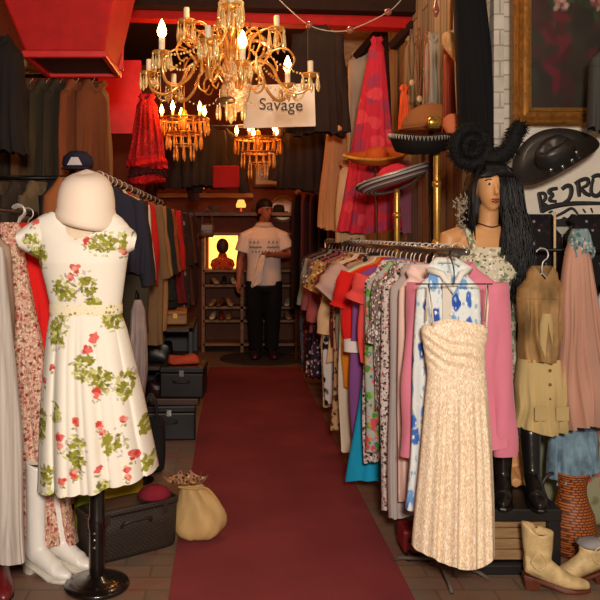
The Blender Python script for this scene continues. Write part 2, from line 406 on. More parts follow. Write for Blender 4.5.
# ============================== dress form with the floral dress ============================
def dress_form():
    Y = 3.1; s = Y/FPX; X0 = PX(97, Y)
    t = thing('dress_form', 'dress form on a black pole wearing a white dress printed with olive leaves and roses', 'dress form', (X0, Y, 0))
    blk = plain('black_lacquer', (22, 15, 13), .25, coat=.4); sil = plain('silver_knob', (200, 196, 188), .2, 1)
    MB().lathe([(.0, .0), (.126, 0), (.130, .010), (.125, .018), (.09, .026), (.045, .034), (.03, .05), (.0, .05)], 48).build('base', blk, t)
    MB().lathe([(.026, .04), (.031, .06), (.031, .22), (.036, .24), (.036, .27), (.031, .28), (.031, .5), (.028, .9)], 24).build('pole', blk, t)
    for z in (.165, .195, .222): MB().ball((-.004, -.032, z), (.007, .007, .006), 10, 8).build('knob', sil, t)
    cx = PX(86, Y)-X0; 
    bust = plain('form_linen', (226, 205, 176), .8, spec=.2)
    mb = MB().loft([ellring((cx, 0, PZ(p, Y)), w, d, 32) for p, w, d in ((345, .10, .08), (300, .128, .085), (262, .16, .115), (235, .165, .09), (222, .12, .07), (214, .06, .055), (200, .052, .05), (188, .05, .05))], True, True)
    mb.build('torso', bust, t)
    rows = [(212, 50, 114, .062), (218, 37, 122, .075), (226, 30, 129, .088), (240, 35, 131, .105), (262, 40, 127, .122), (285, 46, 124, .105), (305, 50.5, 121.5, .09),
            (315, 50, 122, .10), (330, 47.5, 127, .12), (360, 44.5, 134, .15), (400, 42, 144, .18), (440, 40.5, 152, .20), (470, 40, 158, .212), (492, 38, 161, .22)]
    py_ = [r[0] for r in rows]; n, m = 300, 330; V = []; U = []
    for i in range(m):
        p = lerp(212, 476, i/(m-1)); l, r_, d = [float(np.interp(p, py_, [q[k] for q in rows])) for k in (1, 2, 3)]
        w = (r_-l)/2; c = (r_+l)/2; tt = max(0, (p-308)/184)
        for j in range(n):
            a = 2*PI*j/n; ca, sa = math.cos(a), math.sin(a)
            u = math.copysign(abs(ca)**.9, ca)
            ple = 1.1*(abs(math.sin(6.5*u+1+.25*math.sin(3*tt)))**.55-.75)+.5*(abs(math.sin(11*u+.6+(0 if sa < 0 else 2)))**.6-.7)+.25*math.sin(5.3*u+2)
            # gathered pleats deepen toward the hem, sharper at the waist seam
            A = .034*tt**.7*min(1, tt*4)+(.0035 if tt > 0 else 0)*math.exp(-tt*6)
            y = sa*d + A*ple*(1-.6*u**4)*(-1 if sa < 0 else 1)
            if 0 < tt < .02: y *= .985
            px = c+u*w+ (1.6*tt*math.sin(9*u+2))*(abs(u) < 1)
            pyy = p + tt*(-u*11 + 1.0*ple)
            if p < 245: pyy += (245-p)/33*max(0, -sa)*20*(1-min(1, abs(u)*1.15))   # dipped front neckline
            V.append((PX(px, Y)-X0, y, PZ(pyy, Y))); U.append((px, pyy))
    F_ = [(i*n+j, i*n+(j+1) % n, (i+1)*n+(j+1) % n, (i+1)*n+j) for i in range(m-1) for j in range(n)]
    def paint_print(U):
      U = np.array(U); col = np.tile(np.array(lin((246, 238, 222))[:3]), (len(U), 1))
      rr = random.Random(5)
      def blob(x, y, a, b, ang, c, jag=.25):
          dx, dy = U[:, 0]-x, U[:, 1]-y; ca, sa = math.cos(ang), math.sin(ang)
          e, f = (dx*ca+dy*sa)/a, (-dx*sa+dy*ca)/b
          q = e*e+f*f+jag*np.sin(U[:, 0]*2.1+U[:, 1]*1.3+x)*.5
          k = q < 1; col[k] = c
      ol, dk, yl, li, gr = [np.array(lin(c)[:3]) for c in ((150, 146, 52), (112, 116, 40), (206, 204, 130), (206, 190, 196), (168, 164, 140))]
      rd, rp, rq = [np.array(lin(c)[:3]) for c in ((206, 70, 62), (228, 112, 100), (240, 160, 140))]
      clusters = [(41, 257, 12, 15), (35, 240, 8, 6), (107, 243, 17, 11), (125, 240, 5, 10), (70, 288, 14, 13), (93, 283, 9, 12), (62, 328, 11, 17), (69, 312, 8, 6), (117, 317, 12, 12),
                  (91, 362, 12, 15), (108, 372, 10, 14), (129, 380, 9, 16), (46, 415, 8, 20), (65, 404, 6, 13), (86, 437, 11, 13), (120, 432, 12, 13), (148, 420, 6, 12),
                  (62, 488, 15, 11), (54, 466, 7, 14), (111, 474, 7, 10), (86, 458, 6, 7), (98, 300, 8, 7), (33, 440, 5, 16), (150, 455, 6, 8), (88, 448, 7, 7), (130, 300, 6, 12), (38, 350, 4, 14)]
      for x, y, a, b in clusters:
          for k in range(int(a*b*.16)+6):
              th, q = rr.uniform(0, 6.28), math.sqrt(rr.random())*1.15
              blob(x+a*q*math.cos(th), y+b*q*math.sin(th), rr.uniform(1.3, 2.6), rr.uniform(.7, 1.3), rr.uniform(0, 3.1), rr.choice([yl, yl, li, li, gr]))
          for k in range(int(a*b*.2)+8):
              th, q = rr.uniform(0, 6.28), math.sqrt(rr.random())*.8
              blob(x+a*q*math.cos(th), y+b*q*math.sin(th), rr.uniform(2.0, 4.0), rr.uniform(1.0, 1.9), rr.uniform(0, 3.1), rr.choice([ol, ol, ol, dk, yl]))
      roses = [(37, 221, 4.5), (82, 233, 4), (76, 229, 4), (90, 240, 4), (81, 267, 5), (77, 276, 4.5), (98, 334, 5), (94, 344, 4.5), (58, 363, 3.2), (49, 377, 4), (104, 385, 5),
               (85, 411, 4.5), (107, 414, 4.5), (110, 421, 3.5), (68, 426, 5), (70, 434, 4), (129, 410, 4), (139, 444, 5.5), (107, 454, 4), (133, 457, 4), (134, 463, 3.2), (84, 459, 4.2), (73, 465, 4), (125, 251, 4), (40, 340, 3), (152, 470, 3)]
      for x, y, q in roses:
          q *= 1.2
          for k in range(9):
              th = rr.uniform(0, 6.28); e = rr.uniform(0, .6)*q
              blob(x+e*math.cos(th), y+e*math.sin(th), q*rr.uniform(.3, .55), q*rr.uniform(.3, .5), th, rr.choice([rd, rd, rp, rp, rq]))
          for k in range(4):
              blob(x+rr.uniform(-.5, .5)*q, y+q*1.0+rr.uniform(0, 2), 1.6, .6, rr.uniform(0, 3), rr.choice([ol, gr]))
      return col
    col = paint_print(U)
    mb = MB(); mb.v = V; mb.f = F_; mb.sm = [True]*len(F_)
    mat = vcol('rose_print_cotton')
    o = mb.build('dress', mat, t)
    at = o.data.color_attributes.new('print', 'FLOAT_COLOR', 'POINT')
    at.data.foreach_set('color', np.concatenate([col, np.ones((len(col), 1))], 1).astype(np.float32).ravel())
    white = cloth('dress_white_trim', (248, 238, 220), .03, bmp=.1)
    # cap sleeves
    for xa, xb, ta, tb, ba, bb in ((47, 20.5, 213, 230, 264, 249), (114, 134, 217, 231, 260, 250)):
        rings = []
        for k in range(60):
            u = k/59; px = lerp(xa, xb, u); tp = lerp(ta, tb, u**1.2); bt = lerp(ba, bb, u); cz_ = PZ((tp+bt)/2, Y); hz_ = (bt-tp)/2*s; dd = lerp(.07, .062, u)
            rings.append([(PX(px, Y)-X0+.004*math.sin(2*a), dd*math.cos(a)*(1+.04*math.sin(5*a)*u), cz_+hz_*math.sin(a)) for a in [2*PI*q_/110 for q_ in range(110)]])
        so_ = MB().loft(rings, True, False).build('sleeve', mat, t); sc_ = paint_print([(VX+(p_[0]+X0)*FPX/Y, VY-(p_[2]-EYE)*FPX/Y) for r_ in rings for p_ in r_])
        at = so_.data.color_attributes.new('print', 'FLOAT_COLOR', 'POINT'); at.data.foreach_set('color', np.concatenate([sc_, np.ones((len(sc_), 1))], 1).astype(np.float32).ravel())
    # pale belt
    MB().loft([[(PX(c, Y)-X0+w*s*u_[0], u_[1]*d, PZ(p+z, Y)) for u_ in [(math.copysign(abs(math.cos(a))**.9, math.cos(a)), math.sin(a)) for a in [2*PI*j/60 for j in range(60)]]]
               for p, c, w, d, z in ((303, 86, 36.3, .095, 0), (306, 86, 36.6, .098, 0), (311, 86, 36.6, .101, 0), (313, 86, 36.4, .099, 0))]).build('belt', print_cloth('belt_print', (246, 232, 200), [(150, 146, 52), (240, 225, 180)], 60, .35), t)
    # the cloche hat that sits on the neck
    hat = thing('cloche_hat', 'plain cream felt cloche hat with a rolled brim topping the dress form', 'hat', (PX(86, Y), Y, PZ(196, Y)))
    felt = cloth('cream_felt', (244, 224, 202), .04, scale=5, bmp=.15)
    def h(p): return PZ(p, Y)-PZ(196, Y)
    def hr(p, w, d, dy=0, tilt=0): return [(w*s*math.cos(a)+(0)*s, d*math.sin(a)+dy, h(p)+tilt*math.cos(a)+.012*math.sin(a)) for a in [2*PI*j/48 for j in range(48)]]
    MB().loft([hr(172, 3, .012), hr(172.5, 8, .035), hr(174, 14, .06), hr(177, 19.5, .082), hr(182, 24, .10), hr(190, 27, .112), hr(199, 28.5, .118), hr(208, 29, .12)], True).build('crown', felt, hat)
    MB().loft([hr(207, 28.6, .119, 0, -.004), hr(211, 29.6, .123, 0, -.008), hr(217, 30.5, .128, 0, -.016), hr(222, 29.5, .127, 0, -.02), hr(226, 26, .118, 0, -.022), hr(225, 24, .11, 0, -.022), hr(218, 25, .11), hr(206, 26, .111)]).build('brim', felt, hat)
dress_form()

# ============================== boots =======================================================
def boot_mesh(h, shaft_r=.055, L=.26, lean=0, toe=.5, top_r=None, voxel=.006, top_cut=0):
    mb = MB(); top_r = top_r or shaft_r*1.1
    prof = [(-.045, .05, .024, .035), (-.02, .055, .033, .05), (.02, .055, .035, .05), (.07, .048, .036, .045), (.12, .036, .039, .033), (L*.62, .029, .038, .026), (L*.75, .025, .031, .021), (L*.85, .021, .02, .017), (L*.9, .02, .01*toe*2, .012)]
    mb.loft([[(x, w*math.cos(a), cz+hh*math.sin(a)) for a in [2*PI*j/20 for j in range(20)]] for x, cz, w, hh in prof], True, True)
    m = 14
    mb.loft([ellring((lean*(i/(m-1))+.005, 0, lerp(.03, h, i/(m-1))), float(np.interp(i/(m-1), [0, .25, .45, 1], [.05, .045, shaft_r, top_r])), float(np.interp(i/(m-1), [0, .25, .45, 1], [.034, .034, shaft_r*.8, top_r*.8])), 24) for i in range(m)], True, True)
    return mb
def boot(name, label, loc, rz, h, mat, heel_mat, group, heel_h=.035, sole=None, lean=0, shaft_r=.055, L=.26, top_r=None, toe=.5, pulls=None, extra=None, scallop=0):
    t = thing(name, label, 'boot', loc, rz, group)
    def lift(x): return max(0, min(1, (.10-x)/.13))*heel_h
    up = boot_mesh(h, shaft_r, L, lean, toe, top_r).organic('upper', mat, t, .006, 4, loc=(0, 0, .004))
    for v in up.data.vertices:
        k_ = max(0, min(1, (v.co.z-h*.72)/(h*.28)))
        if scallop: v.co.z += scallop*k_*(math.cos(2*math.atan2(v.co.y, v.co.x-lean))-.3)
        v.co.z += lift(v.co.x)
    tr = (top_r or shaft_r*1.1)
    zt = h+lift(lean)+.003-scallop*1.25
    MB().lathe([(.0, -.006), (tr*.74, -.006), (tr*.84, .003)], 24, (0, 0, 0), M=Matrix.Translation((lean+.005, 0, zt)) @ Matrix.Diagonal((1, .8, 1, 1))).build('shaft_hollow', plain('hollow_shade', (38, 26, 20), .9), t)  # flat dark disc painted as the shaded hollow of the solid shaft
    out = [(-.05, .022), (-.02, .034), (.03, .033), (.06, .034), (.10, .040), (L*.62, .040), (L*.78, .03), (L*.9, .010)]
    pts = [(x, w) for x, w in out]+[(x, -w) for x, w in out[::-1]]
    MB().loft([[(x, w, lift(x)) for x, w in pts], [(x*1.01, w*1.06, lift(x)+.007) for x, w in pts], [(x, w, lift(x)+.014) for x, w in pts]], True, True, smooth=False).build('sole', sole or heel_mat, t)
    MB().loft([[(x*.85-.006, y*.85, 0) for x, y in [(-.045, .024), (-.02, .033), (.008, .031), (.008, -.031), (-.02, -.033), (-.045, -.024)]], [(x, y, lift(x)+.004) for x, y in [(-.05, .025), (-.02, .035), (.012, .034), (.012, -.034), (-.02, -.035), (-.05, -.025)]]], True, True, smooth=False).build('heel', heel_mat, t, bevel=.003)
    if pulls:
        for s in (-1, 1): MB().tube([(lean-.01, s*tr*.83, zt-.04), (lean-.012, s*tr*.86, zt+.02), (lean+.012, s*tr*.86, zt+.02), (lean+.012, s*tr*.83, zt-.04)], .005, 8).build('pull_tab', pulls, t)
    if extra: extra(t)
    return t
wl = plain('white_leather', (240, 234, 224), .38, var=.05)
bl = plain('black_leather', (20, 18, 18), .28, coat=.2)
tan = plain('tan_worn_leather', (206, 178, 126), .5, var=.3, scale=22)
brn = plain('brown_heel', (96, 44, 26), .5)
boot('white_boot', 'tall white lace-up leather boot, its shaft standing beside the black pole', (PX(57, 3.29), 3.29, 0), -.36, .44, wl, plain('white_heel', (214, 206, 192), .5), 'pair of white boots under the floral dress', .04, shaft_r=.046, L=.20, extra=lambda t: [MB().tube([(.035+.001*k, -.024, .13+.03*k), (.048, 0, .138+.03*k), (.035, .024, .13+.03*k)], .0025, 6).build('lace', MATS['white_heel'], t) for k in range(6)])
boot('white_boot', 'tall white leather boot half hidden behind the pink floral maxi dress', (PX(35, 3.22), 3.22, 0), -.5, .42, wl, MATS['white_heel'], 'pair of white boots under the floral dress', .04, shaft_r=.043, L=.21)
bb_ = [(P(503, 500, 3.34), 'tall black leather boot on the black crate, in the shade of the pink cardigan', -1.9, .24, -.0), (P(532, 505, 3.33), 'tall shiny black leather boot slanting back on the black crate beside the wicker jug', -1.75, .265, -.05)]

# ============================== basket, bags under the dress =================================
def basket():
    a, b = P(89, 570, 3.26), P(180, 545, 3.51); a.z = b.z = 0
    d = (b-a); L = d.length; ang = math.atan2(d.y, d.x); c = (a+b)/2
    nrm = Vector((-d.y, d.x, 0)).normalized()
    t = thing('wicker_basket', 'dark brown rattan hamper basket with a lid behind the dress form pole', 'basket', c+nrm*.078, ang)
    wk = wicker('dark_rattan', (20, 15, 12), (70, 55, 45), 26)
    MB().loft([ellring((0, 0, z), w, dd, 40, .35) for z, w, dd in ((0, L/2-.012, .068), (.02, L/2-.004, .074), (.12, L/2, .078), (.195, L/2+.002, .08))], True, True).build('body', wk, t)
    MB().loft([ellring((0, 0, z), w, dd, 40, .35) for z, w, dd in ((.197, L/2+.008, .086), (.213, L/2+.008, .086), (.222, L/2-.01, .072), (.226, L/2-.06, .04))], True, True).build('lid', wk, t)
    MB().tube(spline([(-.07, -.078, .14), (-.06, -.1, .165), (0, -.105, .17), (.06, -.1, .165), (.07, -.078, .14)], 20), .007, 8).build('handle', plain('dark_cane', (46, 32, 22), .5), t)
    for x in (-.14, .14): MB().box((x, -.089, .19), (.022, .006, .05)).build('strap', plain('dark_cane', (46, 32, 22), .5), t, bevel=.002)
basket()
def pouch():
    p = P(196, 545, 3.52)
    t = thing('cloth_bag', 'slouchy beige satin drawstring bag on the carpet edge beside the rattan basket', 'bag', (p.x+.005, 3.58, .012), .1)
    mb = MB(); n = 48; rings = []
    for z, w, d, cx in ((0, .06, .06, 0), (.012, .10, .085, .0), (.05, .125, .1, .008), (.10, .122, .1, .014), (.15, .10, .085, .008), (.20, .07, .06, -.012), (.235, .045, .035, -.03), (.25, .05, .035, -.035)):
        rings.append([(cx+w*math.cos(a)*(1+.05*math.sin(7*a+z*30)), d*math.sin(a)*(1+.10*math.sin(5*a+z*22)+.05*math.sin(11*a-z*40)), z+.008*math.sin(4*a+2)*(z > .1)) for a in [2*PI*j/n for j in range(n)]])
    mb.loft(rings, True, True).build('body', cloth('beige_satin', (196, 160, 106), .15, .55, 6, (1, 1, 1)), t, sub=1)
    MB().loft([[(-.035+(r+.02*k*(.5+.5*math.sin(9*a)))*math.cos(a)*1.5-.02*k, (r+.015*k)*math.sin(a), .245+.03*k+.012*k*math.sin(11*a)) for a in [2*PI*j/66 for j in range(66)]] for r, k in ((.036, 0), (.05, .5), (.055, 1))]).build('ruffle', print_cloth('spotted_ruffle', (150, 110, 80), [(90, 24, 22), (60, 20, 16), (200, 170, 110)], 60, .42), t)
    MB().tube(spline([(-.09, -.03, .24), (-.02, -.05, .235), (.04, -.02, .225), (.10, -.01, .15), (.115, -.02, .09)], 20), .006, 8).build('drawstring', cloth('cord_tan', (190, 150, 90)), t)
pouch()
def soft_bag(name, label, c, w, d, h, rz, mat, seed=1, cat='bag', handle=None, puff=.3, flop=.0):
    t = thing(name, label, cat, c, rz); r = random.Random(seed); q = [r.uniform(0, 6) for _ in range(5)]
    rings = []
    for k in range(9):
        u = k/8; ww = w/2*(1-.12*abs(u-.35)); dd = d/2*(1-puff*abs(u-.3)*1.5)
        rings.append([(flop*u*u+ww*math.copysign(abs(math.cos(a))**.55, math.cos(a))*(1+.025*math.sin(5*a+q[0]+3*u)), dd*math.copysign(abs(math.sin(a))**.6, math.sin(a))*(1+.07*math.sin(4*a+q[1]+5*u)), h*u+.012*math.sin(3*a+q[2])*u) for a in [2*PI*j/40 for j in range(40)]])
    MB().loft(rings, True, True).build('body', mat, t, sub=1)
    if handle:
        for s in (-1, 1): MB().tube(spline([(-w*.22, s*d*.25, h*.92), (-w*.18, s*d*.3, h*1.25), (0, s*d*.32, h*1.4), (w*.18, s*d*.3, h*1.25), (w*.22, s*d*.25, h*.92)], 16), .008, 8).build('handle', handle, t)
    return t
p = P(118, 560, 3.62); soft_bag('tote_bag', 'mustard yellow fabric tote bag standing behind the rattan basket', (PX(120, 3.66), 3.63, 0), .24, .08, .33, .55, cloth('mustard_cloth', (186, 160, 36), .12), 3)
p = P(80, 560, 3.4); soft_bag('tote_bag', 'olive green fabric bag beside the white boot and the pole', (PX(86, 3.5), 3.5, 0), .10, .08, .33, .55, cloth('olive_cloth', (128, 142, 30), .12), 5)
p = P(152, 495, 3.55)
tag(MB().loft([ellring((0, 0, z), w, d, 36, .8) for z, w, d in ((0, .055, .05), (.012, .075, .06), (.04, .06, .045), (.055, .03, .02))], True, True).build('folded_scarf', cloth('maroon_scarf', (120, 26, 42)), loc=(PX(154, 3.47), 3.47, .227), rot=(0, 0, .4)), 'maroon scarf bunched on the lid of the rattan basket', 'scarf')

def low_shoe():
    t = thing('shoe', 'dark maroon leather shoe on the floor below the lace dress at the frame edge', 'shoe', (PX(2, 3.1), 3.08, 0), -1.2)
    m = plain('maroon_leather', (104, 24, 26), .3, coat=.3)
    MB().loft([[(x_, w*math.cos(a), c_+h*math.sin(a)) for a in [2*PI*j/18 for j in range(18)]] for x_, c_, w, h in ((-.1, .08, .02, .05), (-.07, .085, .034, .065), (0, .065, .036, .05), (.06, .045, .042, .035), (.12, .034, .04, .025), (.16, .024, .014, .014))], True, True).build('upper', m, t)
    MB().box((-.075, 0, .015), (.06, .055, .03)).build('heel', plain('black_heel', (20, 16, 16), .5), t, bevel=.004)
    MB().loft([[(x_, w, z) for x_, w in ((-.1, .024), (0, .034), (.1, .042), (.155, .014))]+[(x_, -w, z) for x_, w in ((.155, .014), (.1, .042), (0, .034), (-.1, .024))] for z in (.006, .018)], True, True, smooth=False).build('sole', MATS['black_heel'], t)
low_shoe()
# ============================== front left clothes rack ======================================
def rack_left():
    blk = plain('black_steel', (24, 22, 22), .4, .6)
    X = -1.0
    t = thing('clothes_rail', 'black steel clothes rail holding the pink floral long dress and lace dress', 'clothes rail', (X, 3.35, 0))
    MB().tube([(0, -.75, 1.5), (0, .6, 1.5)], .014, 10).build('top_bar', blk, t)
    for y in (-.75, .6):
        MB().tube([(0, y, .03), (0, y, 1.5)], .014, 10).build('upright', blk, t)
        MB().tube([(-.25, y, .02), (.2, y, .02)], .014, 10).build('foot', blk, t)
    G = 'clothes on the black steel rail by the dress form'
    def hang(Y, name, label, cat, mat, **k):
        zt = k.pop('zt', 1.45); dx = k.pop('dx', 0)
        return garment(name, label, cat, (X+dx, Y, zt), mat, group=G, **k)
    hang(2.74, 'hanging_dress', 'grey white lace dress at the near end of the black rail', 'dress', cloth('white_lace', (180, 170, 160), .28, scale=60, stretch=(1, 1, .02)), L=1.18, sw=.15, bw=.235, d=.05, fold=.04, K=7, dx=.05, neck=.05)
    hang(2.92, 'hanging_coat', 'black velvet coat beside the grey white lace dress', 'coat', cloth('black_velvet', (28, 24, 26)), L=.95, sw=.13, d=.04, bw=.15, dx=-.0)
    hang(3.03, 'hanging_shirt', 'taupe cotton shirt squeezed behind the black velvet coat', 'shirt', cloth('taupe_cotton', (160, 130, 110)), L=.5, sw=.14, d=.035, dx=.0)
    hang(3.3, 'hanging_dress', 'pink floral maxi dress trailing almost to the floor beside the white boots', 'dress', print_cloth('pink_floral', (216, 176, 152), [(176, 84, 80), (206, 130, 118), (150, 60, 60), (226, 200, 176), (150, 130, 96)], 62, .5, (95, .4, [(238, 214, 190), (186, 100, 92), (190, 150, 110)])), L=1.36, sw=.055, bw=.215, d=.04, bd=.075, fold=.04, K=5, dx=.055, lean=.075, neck=.035)
    hang(3.43, 'hanging_dress', 'bright red sleeveless dress tucked behind the pink floral maxi dress', 'dress', cloth('bright_red', (220, 30, 28), .08), L=.66, sw=.10, bw=.15, d=.035, dx=.075, lean=.01, neck=.04)
    hang(3.53, 'hanging_dress', 'plain off white slip dress behind the bright red dress', 'dress', cloth('off_white', (226, 212, 196), .06), L=.85, sw=.14, bw=.18, d=.035, dx=.03)
    hang(3.66, 'hanging_jacket', 'dark grey sequined jacket at the inner end of the black steel rail', 'jacket', sequin('dark_sequin', (30, 30, 32), (110, 108, 106)), L=.36, sw=.17, bw=.19, d=.045, dx=.0)
    hang(3.8, 'hanging_dress', 'dark plum brown dress behind the dark grey sequined jacket', 'dress', cloth('plum_brown', (74, 50, 50)), L=.85, sw=.19, bw=.21, d=.045, dx=.0)
    for i, Y in enumerate((2.74, 2.92, 3.03, 3.3, 3.43, 3.53, 3.66, 3.8)): hanger((X+[.05, 0, 0, .09, .06, .03, 0, 0][i], Y, 1.45), 'wire hanger carrying a garment on the black steel rail', 'wire hangers on the black steel rail', half=.05 if i == 3 else .09)
HANGER = {}
def hanger(loc, label, group, railx=None, rz=0, railz=.05, half=.11):
    loc = Vector(loc)-Vector((0, 0, .022))
    key = (round(railz, 3), half, railx is not None)
    st = plain('hanger_steel', (206, 200, 192), .35, .4)
    if key not in HANGER:
        mb = MB().tube([(-half, 0, -.075), (0, 0, -.008), (half, 0, -.075)], .004, 6)
        mb.tube(spline([(0, 0, -.01), (0, 0, .02), (.006, 0, .042), (.022, 0, .055), (.027, 0, .073), (.019, 0, .092), (0, 0, .099), (-.018, 0, .093), (-.025, 0, .082)], 18), .003, 6)
        HANGER[key] = o = mb.build('coat_hanger', st)
    else:
        o = HANGER[key].copy(); C.objects.link(o)
    o.location = loc; o.rotation_euler = (0, 0, rz); tag(o, label, 'hanger', group); return o
rack_left()
# ============================== long right clothes rail ======================================
RX, RZ = .90, 1.33
def rack_right():
    st = plain('rail_steel', (150, 145, 140), .3, .9)
    t = thing('clothes_rail', 'long steel clothes rail beside the carpet loaded with summer clothes', 'clothes rail', (RX, 5.2, 0))
    MB().tube([(0, -2.2, RZ), (0, 2.4, RZ)], .014, 10).build('top_bar', st, t)
    for y in (-2.05, .2, 2.35): MB().tube([(0, y, .02), (0, y, RZ)], .014, 10).build('upright', st, t)
    G = 'clothes on the long steel rail beside the carpet'
    c = cloth; pc = print_cloth
    py = pc('python_print', (126, 108, 100), [(230, 216, 206), (70, 56, 54), (176, 156, 148), (96, 80, 78)], 64, .45, (120, .4, [(226, 212, 200), (60, 50, 48)]), stretch=(1, 1, .6))
    fl = pc('black_white_floral', (206, 190, 182), [(44, 32, 34), (170, 90, 88), (120, 104, 100), (66, 50, 52)], 52, .42, (100, .35, [(38, 28, 30), (230, 216, 210)]))
    L = [  # Y, name, label, category, material, length, half width, sleeves, extra
     (3.30, 'hanging_dress', 'pale pink satin dress at the near end of the long rail', 'dress', c('pale_pink_satin', (232, 198, 184), .08, .5), .98, .185, None, {}),
     (3.41, 'hanging_dress', 'plain pale grey long dress next to the pale pink satin dress', 'dress', c('pale_grey', (172, 160, 156), .1), 1.09, .20, None, dict(K=7, fold=.05)),
     (3.52, 'hanging_dress', 'long black and white small-flower dress hanging lowest on the long rail', 'dress', fl, 1.10, .215, None, dict(K=5, fold=.05)),
     (3.64, 'hanging_dress', 'grey brown snakeskin print dress with shiny flecks', 'dress', py, .70, .222, (.3, .045, .04, .12), dict(K=6, fold=.05)),
     (3.88, 'hanging_dress', 'grey brown speckled dress hem below the tropical print', 'dress', fl, 1.0, .225, None, dict(dx=-.01)),
     (3.77, 'hanging_dress', 'green and orange tropical print dress on the long rail', 'dress', pc('tropical', (170, 176, 170), [(70, 140, 46), (96, 160, 60), (220, 96, 60), (150, 180, 120), (200, 80, 90)], 26, .5, (44, .34, [(60, 120, 40), (150, 150, 190), (226, 120, 70)])), .90, .245, None, {}),
     (4.06, 'hanging_dress', 'turquoise blue flared dress hanging nearly to the floor', 'dress', c('turquoise', (24, 150, 190), .12), 1.16, .14, None, dict(bw=.285)),
     (3.95, 'hanging_shirt', 'coral red short sleeved top on the long rail', 'shirt', c('coral', (222, 78, 72), .06), .52, .245, (.14, .06, .06, .35), {}),
     (4.20, 'hanging_dress', 'purple dress with a scarlet top and white band', 'dress', c('purple', (128, 74, 134), .12), .98, .25, None, dict(band=(.44, .50, c('white_band', (226, 216, 212), .05), .285, .085))),
     (4.31, 'hanging_shirt', 'scarlet red tunic above the purple dress', 'shirt', c('scarlet', (216, 30, 26), .08), .50, .275, (.2, .06, .055, .3), {}),
     (4.42, 'hanging_dress', 'amber orange cotton dress between purple and cream dresses', 'dress', c('amber', (206, 122, 22), .15), .74, .262, None, {}),
     (4.53, 'hanging_dress', 'long cream white dress reaching the floor behind the amber dress', 'dress', c('cream_long', (216, 200, 178), .08), 1.13, .265, None, {}),
     (4.64, 'hanging_shirt', 'dusty pink grey tee with wide short sleeves', 'shirt', c('dusty_pink_grey', (190, 158, 146), .08), .55, .245, (.2, .085, .085, .75), {}),
     (4.76, 'hanging_shirt', 'sage grey blouse with dark trim beside the dusty pink tee', 'shirt', c('sage_grey', (140, 134, 112), .1), .62, .25, (.2, .08, .075, .6), dict(collar=c('dark_trim', (40, 30, 28)))),
     (4.88, 'hanging_dress', 'leopard brown print dress with beige hem', 'dress', pc('leopard', (190, 150, 110), [(60, 40, 28), (120, 84, 54), (226, 200, 160), (90, 60, 40)], 34, .42), 1.08, .262, None, {}),
     (5.04, 'hanging_shirt', 'maroon patterned blouse peeking between peach shirt and leopard dress', 'shirt', pc('maroon_print', (110, 40, 40), [(190, 120, 100), (60, 20, 20)], 50, .35), .6, .25, (.2, .07, .065, .6), {}),
     (5.15, 'hanging_shirt', 'peach cream shirt with long hanging sleeves', 'shirt', c('peach_cream', (224, 184, 140), .08), .72, .255, (.45, .06, .05, .16), {}),
     (5.26, 'hanging_dress', 'black and white polka spotted long dress', 'dress', pc('polka', (214, 206, 200), [(18, 16, 16)], 13, .36), 1.02, .27, None, {}),
     (5.4, 'hanging_dress', 'beige blotched sundress just past the polka spotted dress', 'dress', pc('blotch', (186, 150, 110), [(110, 80, 60), (220, 196, 160), (80, 60, 60)], 30, .45), 1.05, .27, None, {}),
     (5.56, 'hanging_shirt', 'golden tan print blouse on the long rail', 'shirt', pc('golden_print', (176, 130, 70), [(90, 60, 30), (226, 190, 130)], 40, .4), .66, .26, (.22, .075, .07, .5), {}),
     (5.7, 'hanging_shirt', 'silvery printed top with white sparkles', 'shirt', pc('sparkle_print', (110, 96, 94), [(230, 222, 216), (60, 50, 50)], 46, .35), .5, .26, (.2, .08, .07, .6), {}),
     (5.86, 'hanging_shirt', 'rose pink cardigan in the middle of the long rail', 'shirt', c('rose_pink', (176, 88, 88), .1), .62, .26, (.45, .06, .05, .15), {}),
     (6.02, 'hanging_dress', 'dark violet spotted dress past the rose pink cardigan', 'dress', pc('violet_print', (50, 38, 54), [(150, 90, 130), (190, 170, 170)], 38, .36), .98, .27, None, {}),
     (6.2, 'hanging_shirt', 'old rose wool top near the far part of the rail', 'shirt', c('old_rose', (150, 84, 88), .1), .66, .26, (.4, .065, .05, .2), {}),
     (6.4, 'hanging_dress', 'black dress with large white flower print', 'dress', pc('white_flower', (26, 22, 22), [(206, 196, 190), (150, 50, 50)], 22, .36), 1.06, .27, None, {}),
     (6.62, 'hanging_shirt', 'pale mint blouse hanging among dark dresses', 'shirt', c('mint', (150, 156, 136), .08), .62, .26, (.4, .06, .05, .2), {}),
     (6.84, 'hanging_dress', 'burgundy and black print dress near the far end', 'dress', pc('burgundy_print', (80, 22, 28), [(24, 18, 18), (160, 70, 70)], 36, .4), 1.08, .27, None, {}),
     (7.08, 'hanging_dress', 'bluish grey printed dress at the far end of the long rail', 'dress', pc('blue_grey_print', (80, 84, 92), [(150, 60, 60), (40, 36, 40), (150, 150, 150)], 36, .4), 1.1, .27, None, {}),
     (7.32, 'hanging_dress', 'dark chocolate dress last on the long rail beside the man', 'dress', c('dark_chocolate', (58, 36, 30), .1), 1.1, .27, None, {}),
    ]
    for i, (Y, name, label, cat, mat, ln, hw, sl, ex) in enumerate(L):
        dx = ex.pop('dx', 0); z = RZ-.06
        if Y < 3.95: hw -= .07; dx -= .07
        ex['fold'] = .02 if Y < 3.7 else .016
        garment(name, label, cat, (RX+dx-.02, Y, z), mat, L=ln*1.0, sw=hw*.96, bw=ex.pop('bw', hw*1.0), d=.03, bd=.036, sl=sl, group=G, rz=rnd.uniform(-.05, .05), **ex)
        hanger((RX-.0, Y, z+.01), 'metal hook hanger carrying a garment on the long steel rail', 'hook hangers on the long steel rail', half=.09)
rack_right()

